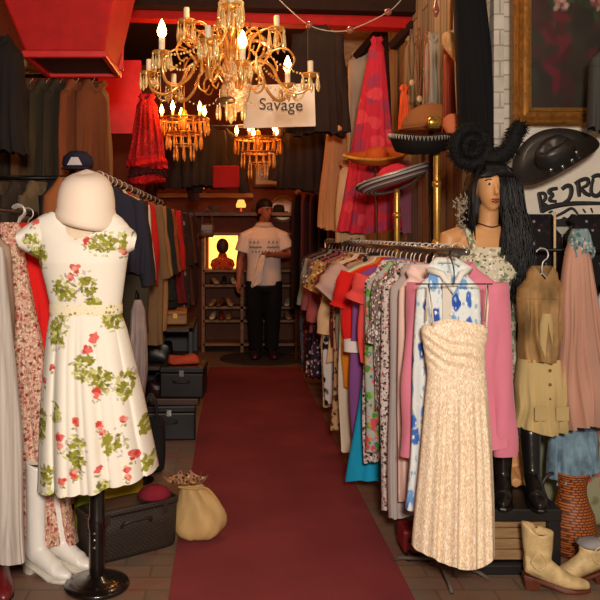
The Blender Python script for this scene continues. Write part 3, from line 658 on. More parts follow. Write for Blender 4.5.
# garments facing the entrance on the end arm of the rail
def end_arm():
    st = plain('rail_steel', (150, 145, 140), .3, .9); iron = plain('grey_iron', (92, 82, 72), .7, .1)
    x = PX(452, 3.02)
    t = thing('display_stand', 'floor stand of grey iron under the cream sequined gown', 'display stand', (x, 3.22, 0))
    MB().tube([(0, 0, .03), (0, 0, 1.32)], .011, 10).build('pole', iron, t)
    MB().tube([(0, .01, 1.32), (0, -.26, 1.32)], .008, 10).build('arm', iron, t)
    for a in (2.6, -1.57, -.4):
        MB().tube([(0, 0, .06), (.16*math.cos(a), .16*math.sin(a), .03), (.2*math.cos(a), .2*math.sin(a), .010)], .008, 8).build('foot', iron, t)
    G = 'garments facing the entrance at the end of the long rail'
    # pink cardigan: deepest
    Y = 3.16; s = Y/FPX
    pk = cloth('candy_pink', (214, 124, 144), .08, sheen=.2)
    o = garment('hanging_cardigan', 'candy pink long sleeved cardigan behind the cream sequined gown', 'cardigan', (PX(458, Y), Y, PZ(262, Y)), pk, L=.74, sw=.185, bw=.195, d=.035, fold=.03, K=3, group=G, sl=(.70, .055, .045, .06), seed=3)
    hanger((PX(458, Y), Y, PZ(262, Y)), 'thin hanger under the candy pink cardigan', 'hangers on the display stand')
    # blue and white dress
    Y = 3.065
    bw_ = print_cloth('blue_white_tie_dye', (222, 228, 226), [(60, 110, 190), (222, 228, 226), (110, 160, 216), (40, 80, 170)], 24, .45, (60, .3, [(236, 238, 232), (150, 180, 200)]), stretch=(1, 1, .5))
    garment('hanging_dress', 'white and blue splashed collared summer dress behind the cream sequined gown', 'dress', (PX(448, Y), Y, PZ(262, Y)), bw_, L=.96, sw=.125, bw=.16, d=.035, fold=.03, group=G, collar=cloth('white_collar', (226, 224, 214), .04), buttons=(plain('white_button', (230, 226, 216), .3), 6, .08), seed=9)
    MB().box((PX(444, Y)-PX(448, Y), -.042, -.14), (.035, .006, .2)).build('placket', cloth('pale_placket', (216, 206, 190), .05), bpy.data.objects['hanging_dress'] if False else [q for q in C.objects if q.get('label', '').startswith('white and blue splashed')][0])
    # cream sequin gown
    Y = 2.93; s = Y/FPX
    m, nt, b = mk('cream_sequin'); MATS['cream_sequin'] = m
    v = nd(nt, 'ShaderNodeTexVoronoi', Scale=330.0); nt.links.new(coords(nt, (1, 1, .35)), v.inputs[0])
    sep = nd(nt, 'ShaderNodeSeparateColor'); nt.links.new(v.outputs['Color'], sep.inputs[0])
    spk = ramp(nt, sep.outputs[0], [(0, lin((214, 184, 150))), (.5, lin((236, 212, 180))), (.92, lin((252, 236, 206))), (1, lin((255, 248, 230)))])
    nt.links.new(spk, b.inputs['Base Color']); b.inputs['Roughness'].default_value = .5; b.inputs['Metallic'].default_value = .0
    bump(nt, b, v.outputs['Distance'], .25, .002)
    top = PZ(322, Y)
    t = thing('hanging_gown', 'long cream sequined strapless gown with thin straps facing the entrance', 'gown', (PX(454, Y), Y, top))
    t['group'] = G
    rows = [(322, 422, 487, .05), (330, 421, 488, .055), (350, 424, 485, .055), (368, 427, 485, .05), (376, 427.5, 486, .05), (400, 425, 488, .055), (450, 421, 492, .065), (500, 416.5, 494, .075), (540, 413, 494.5, .085), (558, 412, 494.5, .09)]
    n, mrow = 220, 150; rings = []
    for i in range(mrow):
        p = lerp(322, 558, i/(mrow-1)); l, r_, d = [float(np.interp(p, [q[0] for q in rows], [q[k] for q in rows])) for k in (1, 2, 3)]
        ring = []; tt = max(0, (p-374)/184); bod = max(0, 1-abs(p-348)/28)
        for j in range(n):
            a = 2*PI*j/n; ca, sa = math.cos(a), math.sin(a); u = math.copysign(abs(ca)**.85, ca)
            ple = .5*math.sin(13*u+.5)+.4*math.sin(27*u+2)+.3*math.sin(7*u)
            y = sa*d + (.022*tt**.6*min(1, tt*6))*ple*(1-.5*u*u)*(-1 if sa > 0 else 1)
            y += bod*.006*math.sin((p-330)*.55+9*(u-.1)**2*(1 if u < 0.1 else -1))*(sa < 0)     # ruched bust
            hemdrop = tt**2*(8*math.cos(2.1*(u-.25)) - 6 + 2.5*ple)
            top_dip = max(0, 1-(p-322)/14)*(-5*math.cos(u*3.1)*(.5) + 1)*(-1)
            ring.append((PX(lerp(l, r_, (u+1)/2), Y)-PX(454, Y), y, PZ(p+hemdrop-top_dip*1.0, Y)-top))
        rings.append(ring)
    MB().loft(rings).build('skirt', m, t)
    for xa, xb, in ((431, 428), (483, 487)):
        MB().tube([(PX(xa, Y)-PX(454, Y), -.04, PZ(326, Y)-top), (PX((xa+xb)/2+.3, Y)-PX(454, Y), -.03, PZ(305, Y)-top), (PX(xb, Y)-PX(454, Y), -.004, PZ(284, Y)-top), (PX(xb, Y)-PX(454, Y), .03, PZ(322, Y)-top)], .0035, 6).build('strap', cloth('strap_cream', (236, 216, 190)), t)
    h = thing('coat_hanger', 'straight thin rod hanger holding the cream sequined gown', 'hanger', (PX(454, Y), Y, PZ(284, Y)))
    MB().tube([(-.145, 0, 0), (.145, 0, 0)], .0025, 8).build('rod', plain('dark_wire', (60, 56, 54), .4, .8), h)
    MB().tube(spline([(-.0, 0, 0), (-.0, 0, .05), (0, 0.03, .085), (0, .055, .10), (0, .045, .125), (0, .0, .135)], 16), .0025, 8).build('hook', MATS['dark_wire'], h)
    # red suitcase under the rail
    t = thing('suitcase', 'small red suitcase on wheels under the long rail beside the gown hem', 'suitcase', (PX(411, 3.34)+.03, 3.4, 0))
    MB().box((0, 0, .082), (.13, .14, .10)).build('body', plain('red_vinyl', (128, 26, 24), .5), t, bevel=.015)
    for sx in (-.04, .04):
        for sy in (-.06, .06): MB().lathe([(.0, -.01), (.024, -.01), (.026, 0), (.024, .01), (0, .01)], 16, M=Matrix.Translation((sx, sy, .026)) @ Matrix.Rotation(PI/2, 4, 'Y')).build('wheel', plain('black_rubber', (20, 18, 18), .6), t)
    MB().tube(spline([(-.04, -.07, .09), (-.03, -.095, .09), (.03, -.095, .09), (.04, -.07, .09)], 10), .006, 8).build('handle', MATS['black_rubber'], t)
end_arm()

# ============================== the female mannequin =========================================
def mannequin():
    Y = 3.58; cx = PX(488, Y); Zc = .275
    t = thing('mannequin', 'female mannequin with long black wig and a green white floral dress on the crate', 'mannequin', (cx, Y, Zc))
    skin = plain('mannequin_skin', (206, 150, 96), .5, var=.06)
    def z(py): return PZ(py, Y)-Zc
    def x(px): return PX(px, Y)-cx
    mb = MB()
    # torso
    mb.loft([ellring((0, dy, zz), w, d, 28) for zz, w, d, dy in ((z(430), .145, .10, .0), (z(400), .158, .108, 0), (z(370), .15, .1, 0), (z(335), .112, .08, 0), (z(300), .118, .085, -.005), (z(272), .138, .105, -.01), (z(252), .145, .09, 0), (z(238), .15, .068, .005), (z(231), .125, .055, .01), (z(226), .06, .05, .012))], True, True)
    mb.tube([(0, .015, z(236)), (.002, .004, z(222)), (.004, -.006, z(205))], [.05, .045, .045], 16)
    for s in (-1, 1): mb.ball((s*.058, -.075, z(270)), (.05, .05, .055), 16, 10)
    # head: skull, jaw, nose
    hz = z(190)
    mb.ball((.004, .01, hz+.03), (.072, .088, .09), 24, 16)
    mb.loft([ellring((.004, dy, hz+q), w, d, 20) for q, w, d, dy in ((.06, .064, .06, -.03), (.02, .063, .062, -.032), (-.02, .058, .06, -.03), (-.055, .045, .05, -.032), (-.08, .03, .034, -.042), (-.094, .015, .018, -.05))], True, True)
    mb.tube([(.004, -.09, hz+.03), (.004, -.104, hz), (.004, -.112, hz-.016), (.004, -.095, hz-.026)], [.007, .009, .012, .008], 10)
    mb.tube([(-.014, -.082, hz-.045), (.004, -.09, hz-.044), (.022, -.082, hz-.045)], [.004, .009, .004], 8)
    mb.tube([(-.012, -.08, hz-.056), (.004, -.087, hz-.057), (.02, -.08, hz-.056)], [.004, .009, .004], 8)
    # arms: upper arm down, forearm forward; the other arm straight
    sh, el, wr = (x(449), .0, z(238)), (x(447), -.01, z(272)-.02), (x(449), -.2, z(286)+.0)
    mb.tube([(x(462), .005, z(234)), sh, ((sh[0]+el[0])/2-.004, -.004, (sh[2]+el[2])/2), el], [.04, .046, .042, .036], 16)
    mb.tube([el, (x(447.5), -.1, z(284)), wr], [.036, .034, .024], 14)
    hb = Vector(wr)
    mb.tube([hb, hb+Vector((0, -.05, -.008)), hb+Vector((0, -.085, -.016))], [.024, .032, .028], 12, ell=.6)
    for k, (dx, ln, dz) in enumerate(((-.026, .055, 0), (-.009, .068, .004), (.009, .064, .003), (.025, .05, 0))):
        b0 = hb+Vector((dx, -.08, -.014+dz)); mb.tube([b0, b0+Vector((dx*.1, -ln*.55, -.012)), b0+Vector((dx*.1, -ln*.85, -.04))], [.0095, .009, .007], 8)
    mb.tube([hb+Vector((.022, -.03, 0)), hb+Vector((.045, -.055, -.012)), hb+Vector((.05, -.085, -.024))], [.012, .0105, .008], 8)
    rs = (x(524), .02, z(240)); re = (x(527), .07, z(298)); rw = (x(512), .14, z(345))
    mb.tube([(x(512), .005, z(235)), rs, re, rw], [.04, .044, .036, .026], 16)
    mb.tube([Vector(rw), Vector(rw)+Vector((0, .01, -.05)), Vector(rw)+Vector((0, .01, -.09))], [.024, .034, .028], 12, ell=.6)
    for k in range(4): b0 = Vector(rw)+Vector((0, -.03+.018*k-.02, -.085)); mb.tube([b0, b0+Vector((.004, 0, -.04)), b0+Vector((-.004, -.004, -.07))], [.0095, .009, .007], 8)
    mb.tube([Vector(rw)+Vector((-.01, -.03, -.02)), Vector(rw)+Vector((-.014, -.06, -.05)), Vector(rw)+Vector((-.014, -.066, -.08))], [.012, .0105, .008], 8)
    # legs
    for s, fx in ((-1, 507), (1, 517)):
        kx = lerp(s*.075, x(fx), .55)
        mb.tube([(s*.075, 0, z(425)), (lerp(s*.075, x(fx), .3), -.005, z(445)), (kx, -.005, .30), (x(fx), .015, .18), (x(fx), .02, .05)], [.085, .072, .048, .044, .03], 18)
        mb.tube([(x(fx), .03, .03), (x(fx), -.03, .03), (x(fx), -.12, .02)], [.032, .034, .022], 12)
    mb.organic('body', skin, t, .0065, 4)
    dkm = plain('face_paint_dark', (40, 24, 20), .6); lip = plain('lip_paint', (140, 52, 44), .4)
    for s in (-1, 1):
        ex = .004+s*.027
        MB().ball((ex, -.083, hz+.022), (.013, .007, .0075), 14, 10).build('eye', plain('eye_white', (196, 180, 160), .3), t)
        MB().ball((ex, -.0885, hz+.022), (.006, .003, .006), 12, 8).build('iris', dkm, t)
        MB().tube(spline([(ex-.017, -.084, hz+.038), (ex, -.091, hz+.044), (ex+.017, -.084, hz+.039)], 8), .0028, 6).build('eyebrow', dkm, t)
    MB().tube([(-.014, -.090, hz-.0465), (.004, -.0965, hz-.046), (.022, -.090, hz-.0465)], [.002, .0055, .002], 8).tube([(-.012, -.088, hz-.056), (.004, -.095, hz-.0575), (.02, -.088, hz-.056)], [.002, .006, .002], 8).build('lips', lip, t)
    MB().tube(spline([(-.052, .0, z(222)), (-.046, -.042, z(224)), (0, -.064, z(227)), (.046, -.042, z(224)), (.052, 0, z(222))], 20), .0022, 6).build('necklace', plain('dark_cord', (60, 36, 24), .5), t)
    # dress
    fm = print_cloth('green_white_floral', (206, 198, 172), [(110, 136, 106), (160, 164, 132), (226, 218, 196), (136, 126, 100), (196, 186, 164)], 34, .5, (64, .36, [(70, 100, 78), (232, 226, 210), (150, 136, 108)]), rough=.6)
    MB().loft([[(q[0], q[1], q[2]) for q in ellring((0, dy, zz), w*(1), d, 60)] for zz, w, d, dy in [(z(247), .147, .105, -.004), (z(256), .152, .118, -.012), (z(272), .15, .135, -.022), (z(300), .13, .1, -.006), (z(335), .122, .092, 0), (z(370), .16, .115, 0), (z(400), .168, .118, 0), (z(432), .17, .12, 0)]]).build('dress', fm, t)
    MB().tube(spline([(-.085, -.085, z(252)), (-.098, -.055, z(240)), (-.10, 0, z(229)), (-.095, .06, z(242))], 12), .014, 8, ell=1.5).build('strap', fm, t)
    # feathery ruffle at the shoulder
    rf = MB(); q = random.Random(4)
    for k in range(240):
        a = Vector((x(464)+q.uniform(-.03, .035), q.uniform(-.03, .05), z(222)+q.uniform(-.09, .11))); rf.tube([a, a+Vector((q.uniform(-.02, .02), q.uniform(-.03, 0), q.uniform(-.03, .03)))], [.005, .0015], 5)
    rf.build('ruffle', cloth('grey_ruffle', (160, 146, 128), .2), t)
    # bracelets and gold cuff
    MB().lathe([(.049, -.035), (.053, -.03), (.049, 0), (.053, .03), (.049, .035)], 24, M=Matrix.Translation((x(447.5), -.005, z(253)))).build('armlet', plain('gold_cuff', (196, 160, 80), .25, .9), t)
    for k in range(3): MB().lathe([(.028, -.008), (.038, -.004), (.038, .004), (.028, .008)], 20, M=Matrix.Translation((x(448), -.145-.018*k, z(284))) @ Matrix.Rotation(PI/2, 4, 'X')).build('bracelet', plain('dark_beads', (46, 34, 44), .4), t)
    # black wig
    hair = cloth('black_hair', (16, 14, 15), .3, .42, 30, (1, 1, .1)); w = MB(); q = random.Random(8)
    w.loft([[(.006+ww*math.cos(a), .028+dd*math.sin(a)*(1 if math.sin(a) > 0 else fr), hz+zz) for a in [2*PI*j/28 for j in range(28)]] for zz, ww, dd, fr in ((.134, .008, .01, 1), (.130, .03, .036, 1), (.118, .054, .064, 1.05), (.095, .075, .086, 1.05), (.07, .086, .098, .95), (.04, .09, .1, .5), (-.02, .092, .095, .3), (-.1, .1, .08, .2), (-.17, .105, .06, .2))], True, True)
    for k in range(700):                      # long locks falling over the shoulder at one side
        fr = q.random(); x0 = lerp(.022, .11, fr); y0 = lerp(-.088, .04, q.random()*(.35+.65*fr)); dx = q.uniform(-.02, .06)
        p0 = Vector((q.uniform(-.01, .05), q.uniform(-.05, .02), hz+.125)); L_ = q.uniform(.36, .52)+(.08 if k % 23 == 0 else 0); wv = q.uniform(0, 6)
        w.tube(spline([p0, (x0, y0, hz+.06), (x0+.015+.008*math.sin(wv), y0-.012, hz-.06), (x0+dx*.35+.02+.010*math.sin(wv+2), y0-.025, hz-.14), (x0+dx*.7+.02+.012*math.sin(wv+4), y0-.035, hz-.24), (x0+dx+.014*math.sin(wv+6), y0-.045, hz-.33), (x0+dx*.8+q.uniform(-.03, .03), y0-.05, hz-L_)], 18), [.0034]*13+[.003, .0026, .002, .0014, .0005], 4)
    for k in range(150):                       # shorter side of the wig
        y0 = q.uniform(-.065, .06); L_ = q.uniform(.16, .27)
        w.tube(spline([(q.uniform(-.05, .0), q.uniform(-.05, .02), hz+.12), (-.07+q.uniform(-.006, .006), y0, hz+.06), (-.085+q.uniform(-.012, .004), y0-.005, hz-.04), (-.082+q.uniform(-.03, .01), y0+.01, hz-L_)], 10), [.006]*7+[.005, .003, .0008], 4)
    for k in range(90):                       # fringe
        a = q.uniform(-.05, .06)
        w.tube(spline([(a*.4, -.03, hz+.132), (a*.8, -.085, hz+.108), (a*1.1+.01, -.098, hz+.072), (a*1.3+.02*(1 if a > 0 else -1), -.09, hz+.05)], 8), [.0045]*6+[.003, .0008], 4)
    w.build('wig', hair, t)
    # furry black headdress: a coiled ring and a curved horn
    fur = cloth('black_fur', (14, 12, 12), .3, .8); f = MB(); q = random.Random(3)
    def furry(path, r):
        f.tube(path, r, 12)
        for p, rr in zip(path, r):
            for k in range(26):
                d = Vector((q.gauss(0, 1), q.gauss(0, 1), q.gauss(0, 1))).normalized(); f.tube([p+d*rr*.6, p+d*(rr+.018)+Vector((0, 0, -.006))], [.004, .0006], 4)
    rc = Vector((x(470), -.02, z(147)))
    ring = [rc+Vector((.075*math.cos(a), .01*math.sin(2*a), .082*math.sin(a))) for a in [2*PI*i/30 for i in range(31)]]
    furry(ring, [.027]*31)
    ring2 = [rc+Vector((.034*math.cos(a), -.012, .036*math.sin(a))) for a in [2*PI*i/16 for i in range(17)]]
    furry(ring2, [.02]*17)
    horn = spline([(x(478), .0, z(167)), (x(490), -.02, z(160)), (x(502), -.02, z(154)), (x(511), -.02, z(143)), (x(514), -.02, z(131)), (x(519), -.02, z(128))], 24)
    furry(horn, [lerp(.044, .032, i/23) for i in range(24)])
    f.build('headdress', fur, t)
mannequin()
def crate():
    Y0 = 3.2; x0, x1 = PX(489, Y0), 1.345
    t = thing('wooden_crate', 'low black crate with tan plank front under the mannequin and boots', 'crate', ((x0+x1)/2-.02, 3.5, 0))
    w = x1-x0+.05; k = plain('black_paint', (22, 18, 17), .5)
    MB().box((0, 0, .245), (w, .6, .05)).build('top', k, t, bevel=.004)
    MB().box((0, 0, .02), (w, .6, .04)).build('plinth', k, t, bevel=.004)
    for s in (-1, 1): MB().box((s*(w/2-.025), 0, .13), (.05, .58, .18)).build('side_panel', k, t, bevel=.003)
    MB().box((0, .02, .13), (w-.1, .5, .18)).build('core', k, t)
    wd = wood('tan_planks', (128, 96, 62), (166, 130, 88), (3, 30, 40))
    for i in range(4): MB().box((0, -.245, .055+.045*i+.012), (w-.1, .03, .041)).build('front_slat', wd, t, bevel=.003)
crate()
for pt, lab, rz, h, ln in bb_:
    boot('black_boot', lab, (pt.x, pt.y+.0, .271), rz, h, bl, plain('black_sole', (14, 12, 12), .4), 'black boots on the crate', .03, shaft_r=.046, L=.2, top_r=.056, lean=ln)

# ============================== right front corner ===========================================
def fancy(t):
    pass
def stitched(t):
    md = plain('boot_overlay', (222, 196, 146), .5)
    for s in (-1, 1):
        MB().tube(spline([(-.03, s*.043, .12), (0, s*.05, .16), (.03, s*.045, .12), (.0, s*.046, .09), (-.03, s*.043, .12)], 20), .0025, 6).build('stitching', md, t)
boot('cowboy_boot', 'short tan cowboy boot with brown heel, toe pointing at the mosaic floor by the jug', (PX(536, 3.08), 3.08, 0), -.12, .205, tan, brn, 'pair of tan cowboy boots', .045, shaft_r=.054, L=.225, top_r=.062, scallop=.014, extra=stitched, toe=.7)
boot('cowboy_boot', 'short tan cowboy boot turned the other way, tucked under the wicker jug', (PX(594, 3.14), 3.14, 0), PI+.05, .12, tan, brn, 'pair of tan cowboy boots', .045, shaft_r=.05, L=.215, top_r=.056, scallop=.014, extra=stitched, toe=.7)
def jug():
    Y = 3.42; cx = PX(571, Y); s = Y/FPX
    cx = PX(572, Y)
    t = thing('wicker_jug', 'orange brown wicker covered jug with a dark curved handle beside the boots', 'jug', (cx, Y, 0))
    b = P(571, 562, Y).z*0
    wk = wicker('orange_wicker', (92, 40, 14), (190, 104, 40), 22)
    prof = [(r_*.82, z_*.79) for r_, z_ in ((.0, .0), (.085, 0), (.098, .02), (.118, .09), (.122, .15), (.112, .22), (.085, .29), (.072, .34), (.073, .38), (.084, .43), (.086, .445), (.078, .45), (.07, .43), (.06, .36))]
    MB().lathe(prof, 40).build('body', wk, t)
    MB().tube(spline([(-.062, 0, .34), (-.10, -.01, .352), (-.135, -.015, .31), (-.12, -.015, .25), (-.085, -.01, .19), (-.085, 0, .17)], 28), .008, 10).build('handle', plain('dark_cane', (46, 32, 22), .5), t)
    MB().lathe([(.066, .345), (.075, .349), (.075, .357), (.066, .359)], 36).build('rim', wk, t)
jug()
soft_bag('cloth_sack', 'grey green canvas sack slumped behind the wicker jug handle', (PX(552, 3.72), 3.77, 0), .22, .17, .50, 0, cloth('grey_green', (122, 124, 96), .12), 12, cat='sack', flop=-.03)
soft_bag('cloth_sack', 'pale sage sack beside the wicker jug at the frame edge', (PX(598, 3.66), 3.76, 0), .17, .14, .46, 0, print_cloth('sage_print', (150, 146, 116), [(120, 116, 90), (170, 90, 84)], 14, .3), 14, cat='sack')
tag(MB().loft([ellring((0, 0, z), w, d, 30, .7) for z, w, d in ((0, .05, .045), (.01, .06, .048), (.024, .045, .035), (.03, .02, .02))], True, True).build('folded_cloth', cloth('grey_cloth', (146, 140, 140)), loc=(PX(592, 3.14), 3.14, .146), rot=(0, 0, .2)), 'small grey cloth draped over the tucked cowboy boot', 'cloth')

def right_corner():
    G = 'garments hung below the brushed lettering sign'
    Y = 3.38; s = Y/FPX
    o = garment('hanging_dress', 'khaki gathered blouse dress with brown draped top below the lettering sign', 'dress', (PX(542, Y), Y, PZ(266, Y)), cloth('bronze_drape', (146, 112, 68), .5, .6, 16, (1, 1, .5)), L=.42, sw=.108, bw=.09, d=.05, fold=.05, K=5, group=G, seed=5, dtop=.03, neck=.045)
    kh = cloth('khaki_cotton', (184, 160, 110), .16, scale=6)
    body_mesh([(0, .10, .055), (.03, .105, .06), (.12, .115, .07), (.27, .122, .08), (.30, .122, .08)], .05, 7, seed=8, hem=.012, fold0=.6).build('peplum', kh, o, loc=(0, 0, -.40))
    MB().loft([[(q[0], q[1]-.05, q[2]) for q in ellring((0, 0, z), w, .02, 24)] for z, w in ((-.2, .02), (-.25, .03), (-.40, .03))]).build('panel', kh, o)
    for k in range(2):
        MB().box(((-.04, .05)[k], -.092, -.62), (.055, .008, .06)).build('pocket', kh, o, bevel=.003)
    for k in range(3): MB().ball((.005, -.075, -.44-.06*k), (.007, .005, .007), 8, 6).build('button', plain('wood_button', (110, 80, 46), .4), o)
    hanger((PX(542, 3.38), 3.38, PZ(266, 3.38)), 'pale hanger with tall hook holding the khaki blouse dress', 'hangers below the lettering sign', half=.06)
    Y = 3.36
    mv = cloth('mauve_chiffon', (180, 136, 116), .14, .8, 7)
    o = body_mesh([(0, .028, .03), (.06, .05, .04), (.16, .066, .045), (.3, .085, .055), (.5, .10, .06), (.81, .108, .07)], .07, 6, seed=21, hem=.02, fold0=.5, lean=.02).build('hanging_shawl', mv, loc=(PX(577, Y), Y, PZ(238, Y)))
    tag(o, 'dusty mauve draped chiffon shawl hung from its top beside the khaki blouse', 'shawl', G)
    body_mesh([(0, .03, .03), (.03, .042, .04), (.09, .052, .046), (.12, .05, .046)], .03, 4, seed=2, hem=.02).build('knot', print_cloth('teal_tie', (120, 140, 140), [(70, 100, 110), (180, 186, 180)], 50, .4), o, loc=(.012, 0, .04))
    Y = 3.46
    dn = cloth('denim_patch', (116, 142, 158), .45, scale=20, stretch=(1, 1, .7))
    o = body_mesh([(0, .10, .05), (.05, .105, .06), (.19, .115, .07), (.235, .115, .07)], .04, 5, seed=4, hem=.03, fold0=.5).build('hanging_skirt', dn, loc=(PX(573, Y), Y, PZ(422, Y)))
    tag(o, 'faded blue denim patchwork skirt hanging over the wicker jug', 'skirt', G)
    MB().loft([ellring((0, 0, z), w, .056, 40, .8) for z, w in ((.004, .106), (-.03, .11))]).build('waistband', cloth('denim_dark', (70, 90, 110), .2), o)
    t = thing('garment_rail', 'thin black garment rail below the lettering sign', 'clothes rail', (1.6, 3.62, 0))
    bk = plain('black_steel', (24, 22, 22), .4, .6)
    MB().tube([(-.34, .0, PZ(250, 3.62)+.0), (.45, .0, PZ(250, 3.62))], .008, 10).build('top_bar', bk, t)
    MB().tube([(.45, 0, .02), (.45, 0, PZ(250, 3.62))], .01, 10).build('upright', bk, t)
    MB().tube([(.25, 0, .014), (.6, 0, .014)], .01, 10).build('foot', bk, t)
    tag(MB().tube([(PX(553, 3.66), 3.64, PZ(212, 3.64)), (PX(553, 3.66), 3.64, PZ(270, 3.64))], .006, 8).build('hanging_rod', wood('pale_rod', (196, 160, 110), (220, 190, 140))), 'short pale wooden rod hanging between khaki blouse and sign', 'rod')
    # dark sequined tops behind
    for k, (px, w, lab) in enumerate(((535, .13, 'black spangled blouse hanging right behind the khaki blouse'), (588, .12, 'black spangled blouse with plum tint behind the mauve shawl'))):
        garment('spangled_blouse', lab, 'blouse', (PX(px, 3.8), 3.8, PZ(214, 3.8)), print_cloth('black_spangle', (22, 18, 20), [(22, 18, 20), (40, 30, 34), (22, 18, 20), (150, 140, 140), (22, 18, 20), (60, 24, 26)], 34, .3), L=1.0, sw=w, bw=w*1.1, d=.045, group=G, neck=.08)
    garment('pale_blouse', 'pale blue white blouse at the frame edge past the mauve shawl', 'blouse', (PX(612, 3.6), 3.6, PZ(278, 3.6)), cloth('pale_blue', (196, 200, 206), .06), L=.4, sw=.07, bw=.08, d=.04, group=G, neck=.03)
right_corner()
def sign_retro():
    Y = 3.925
    t = thing('wall_sign', 'white wall sign with black brushed RETRO lettering under the gilt picture', 'sign', (PX(575, Y), Y, PZ(170, Y)))
    def q(px, py, dy=-.012): return Vector((PX(px, Y)-PX(575, Y), dy, PZ(py, Y)-PZ(170, Y)))
    a, b = q(519, 126), q(640, 222)
    MB().box(((a.x+b.x)/2, 0, (a.z+b.z)/2), (b.x-a.x, .016, a.z-b.z)).build('board', plain('white_board', (214, 204, 188), .7, var=.06), t)
    ink = plain('black_ink', (20, 17, 17), .6); S = Y/FPX
    strokes = [([(538, 193), (540, 203), (541, 213)], 2.4), ([(537, 194), (543, 193.5), (545, 197), (543, 201), (539, 203)], 2.0), ([(541, 203), (546, 206), (548, 209)], 2.0),
               ([(557, 188.5), (551, 189.5), (548, 192), (552, 195), (549, 199), (550, 201), (556, 201.5)], 2.2),
               ([(561, 189.5), (566, 186), (570, 187), (570.5, 193), (568, 199.5), (563, 203)], 2.5),
               ([(577.5, 182), (578, 190), (578.5, 197)], 2.5), ([(574, 184), (581, 180), (587, 179.5), (586.5, 185), (580, 188.5)], 2.2), ([(580, 188.5), (585, 193.5), (590, 196)], 2.3),
               ([(591, 178), (596, 175.5), (602, 177), (604, 184), (601, 192), (596, 196), (591, 194), (590.5, 187), (592.5, 179)], 2.5),
               ([(540, 209), (556, 205.5), (575, 203.5), (604, 203.5)], 2.6), ([(541, 212), (549, 208), (560, 206)], 2.2),
               ([(554, 217), (562, 213), (571, 208.5), (577, 214)], 1.6), ([(582, 209), (585, 213)], 1), ([(590, 208), (592, 213)], 1), ([(548, 213), (552, 211)], 1.2)]
    for pts, w in strokes:
        MB().tube(spline([q(x_, y_, -.009) for x_, y_ in pts], 24), [w*S*.86*(.85+.3*math.sin(3.1*i/23+.3)) for i in range(24)], 8, ell=.25).build('lettering', ink, t)
    mb = MB(); r = random.Random(2); n = 36           # ragged black lower edge
    tops = [q(530+i*3, 219+r.uniform(-3.5, 2.5), -.0105) for i in range(n)]; bots = [q(530+i*3, 226, -.0105) for i in range(n)]
    mb.loft([tops, bots, [p+Vector((0, .003, 0)) for p in bots], [p+Vector((0, .003, 0)) for p in tops]], closed=False, smooth=False).build('ragged_edge', ink, t)
sign_retro()
def picture(name, label, x0, y0, x1, y1, Y, fw, mat_f, paint, cat='picture', depth=.05):
    a, b = P(x0, y0, Y), P(x1, y1, Y); c = (a+b)/2; w, h = b.x-a.x, a.z-b.z
    t = thing(name, label, cat, c)
    rings = []
    for ins, d in ((0, depth*.4), (0, -depth*.5), (fw*.14, -depth), (fw*.3, -depth*.7), (fw*.4, -depth*.95), (fw*.55, -depth*.55), (fw*.72, -depth*.75), (fw*.82, -depth*.35), (fw, -depth*.2), (fw, depth*.4)):
        X, Z = w/2-ins, h/2-ins; rings.append([(-X, d, -Z), (X, d, -Z), (X, d, Z), (-X, d, Z)])
    MB().loft(rings, smooth=False).build('picture_frame', mat_f, t)
    n, m = 90, 90; mb = MB(); X, Z = w/2-fw*.9, h/2-fw*.9
    g = [[(lerp(-X, X, i/n), 0, lerp(-Z, Z, j/m)) for i in range(n+1)] for j in range(m+1)]
    mb.loft(g, closed=False); o = mb.build('canvas', vcol('oil_canvas', .45, .4), t)
    U = np.array([[i/n, j/m] for j in range(m+1) for i in range(n+1)]); col = paint(U)
    at = o.data.color_attributes.new('print', 'FLOAT_COLOR', 'POINT'); at.data.foreach_set('color', np.concatenate([col, np.ones((len(col), 1))], 1).astype(np.float32).ravel())
    MB().box((0, depth*.3, 0), (w-.01, .006, h-.01)).build('backing', MATS['dark_board'], t)
    return t
def still_life(U):
    r = random.Random(6); col = np.tile(np.array(lin((44, 34, 28))[:3]), (len(U), 1))
    def bl(x, y, a, b, c):
        th = r.uniform(0, 3); dx, dy = U[:, 0]-x, U[:, 1]-y; e = (dx*math.cos(th)+dy*math.sin(th))/a; f = (-dx*math.sin(th)+dy*math.cos(th))/b
        k = np.clip(1.25-(e*e+f*f), 0, 1)[:, None]; col[:] = col*(1-k)+np.array(lin(c)[:3])*k
    for i in range(60): bl(r.random(), r.random(), r.uniform(.04, .12), r.uniform(.04, .1), r.choice([(54, 22, 24), (42, 40, 28), (58, 30, 30), (34, 30, 26)]))
    for i in range(50): bl(r.uniform(.15, .85), r.uniform(.45, .95), r.uniform(.02, .07), r.uniform(.012, .03), r.choice([(44, 60, 34), (56, 66, 40), (36, 48, 30)]))
    for i in range(16):
        x, y = r.uniform(.15, .8), r.uniform(.5, .9)
        for k in range(9): bl(x+r.uniform(-.03, .03), y+r.uniform(-.03, .03), r.uniform(.012, .03), r.uniform(.01, .02), r.choice([(150, 110, 104), (120, 64, 62), (168, 146, 130), (100, 40, 44)]))
    for k in range(14): bl(.5+r.uniform(-.08, .08), .22+r.uniform(-.09, .08), .05, .04, r.choice([(92, 36, 30), (70, 26, 24), (84, 44, 34)]))
    for k in range(10): bl(.2+r.uniform(-.08, .05), .35+r.uniform(-.2, .2), .03, .08, r.choice([(86, 24, 34), (66, 20, 28)]))
    return col
gold = plain('gilt', (158, 112, 54), .35, .55, var=.3, scale=40)
picture('framed_painting', 'large gilt framed dark flower painting on the white wall', 511.5, -95, 690, 127, 3.9, .095, gold, still_life, depth=.06)
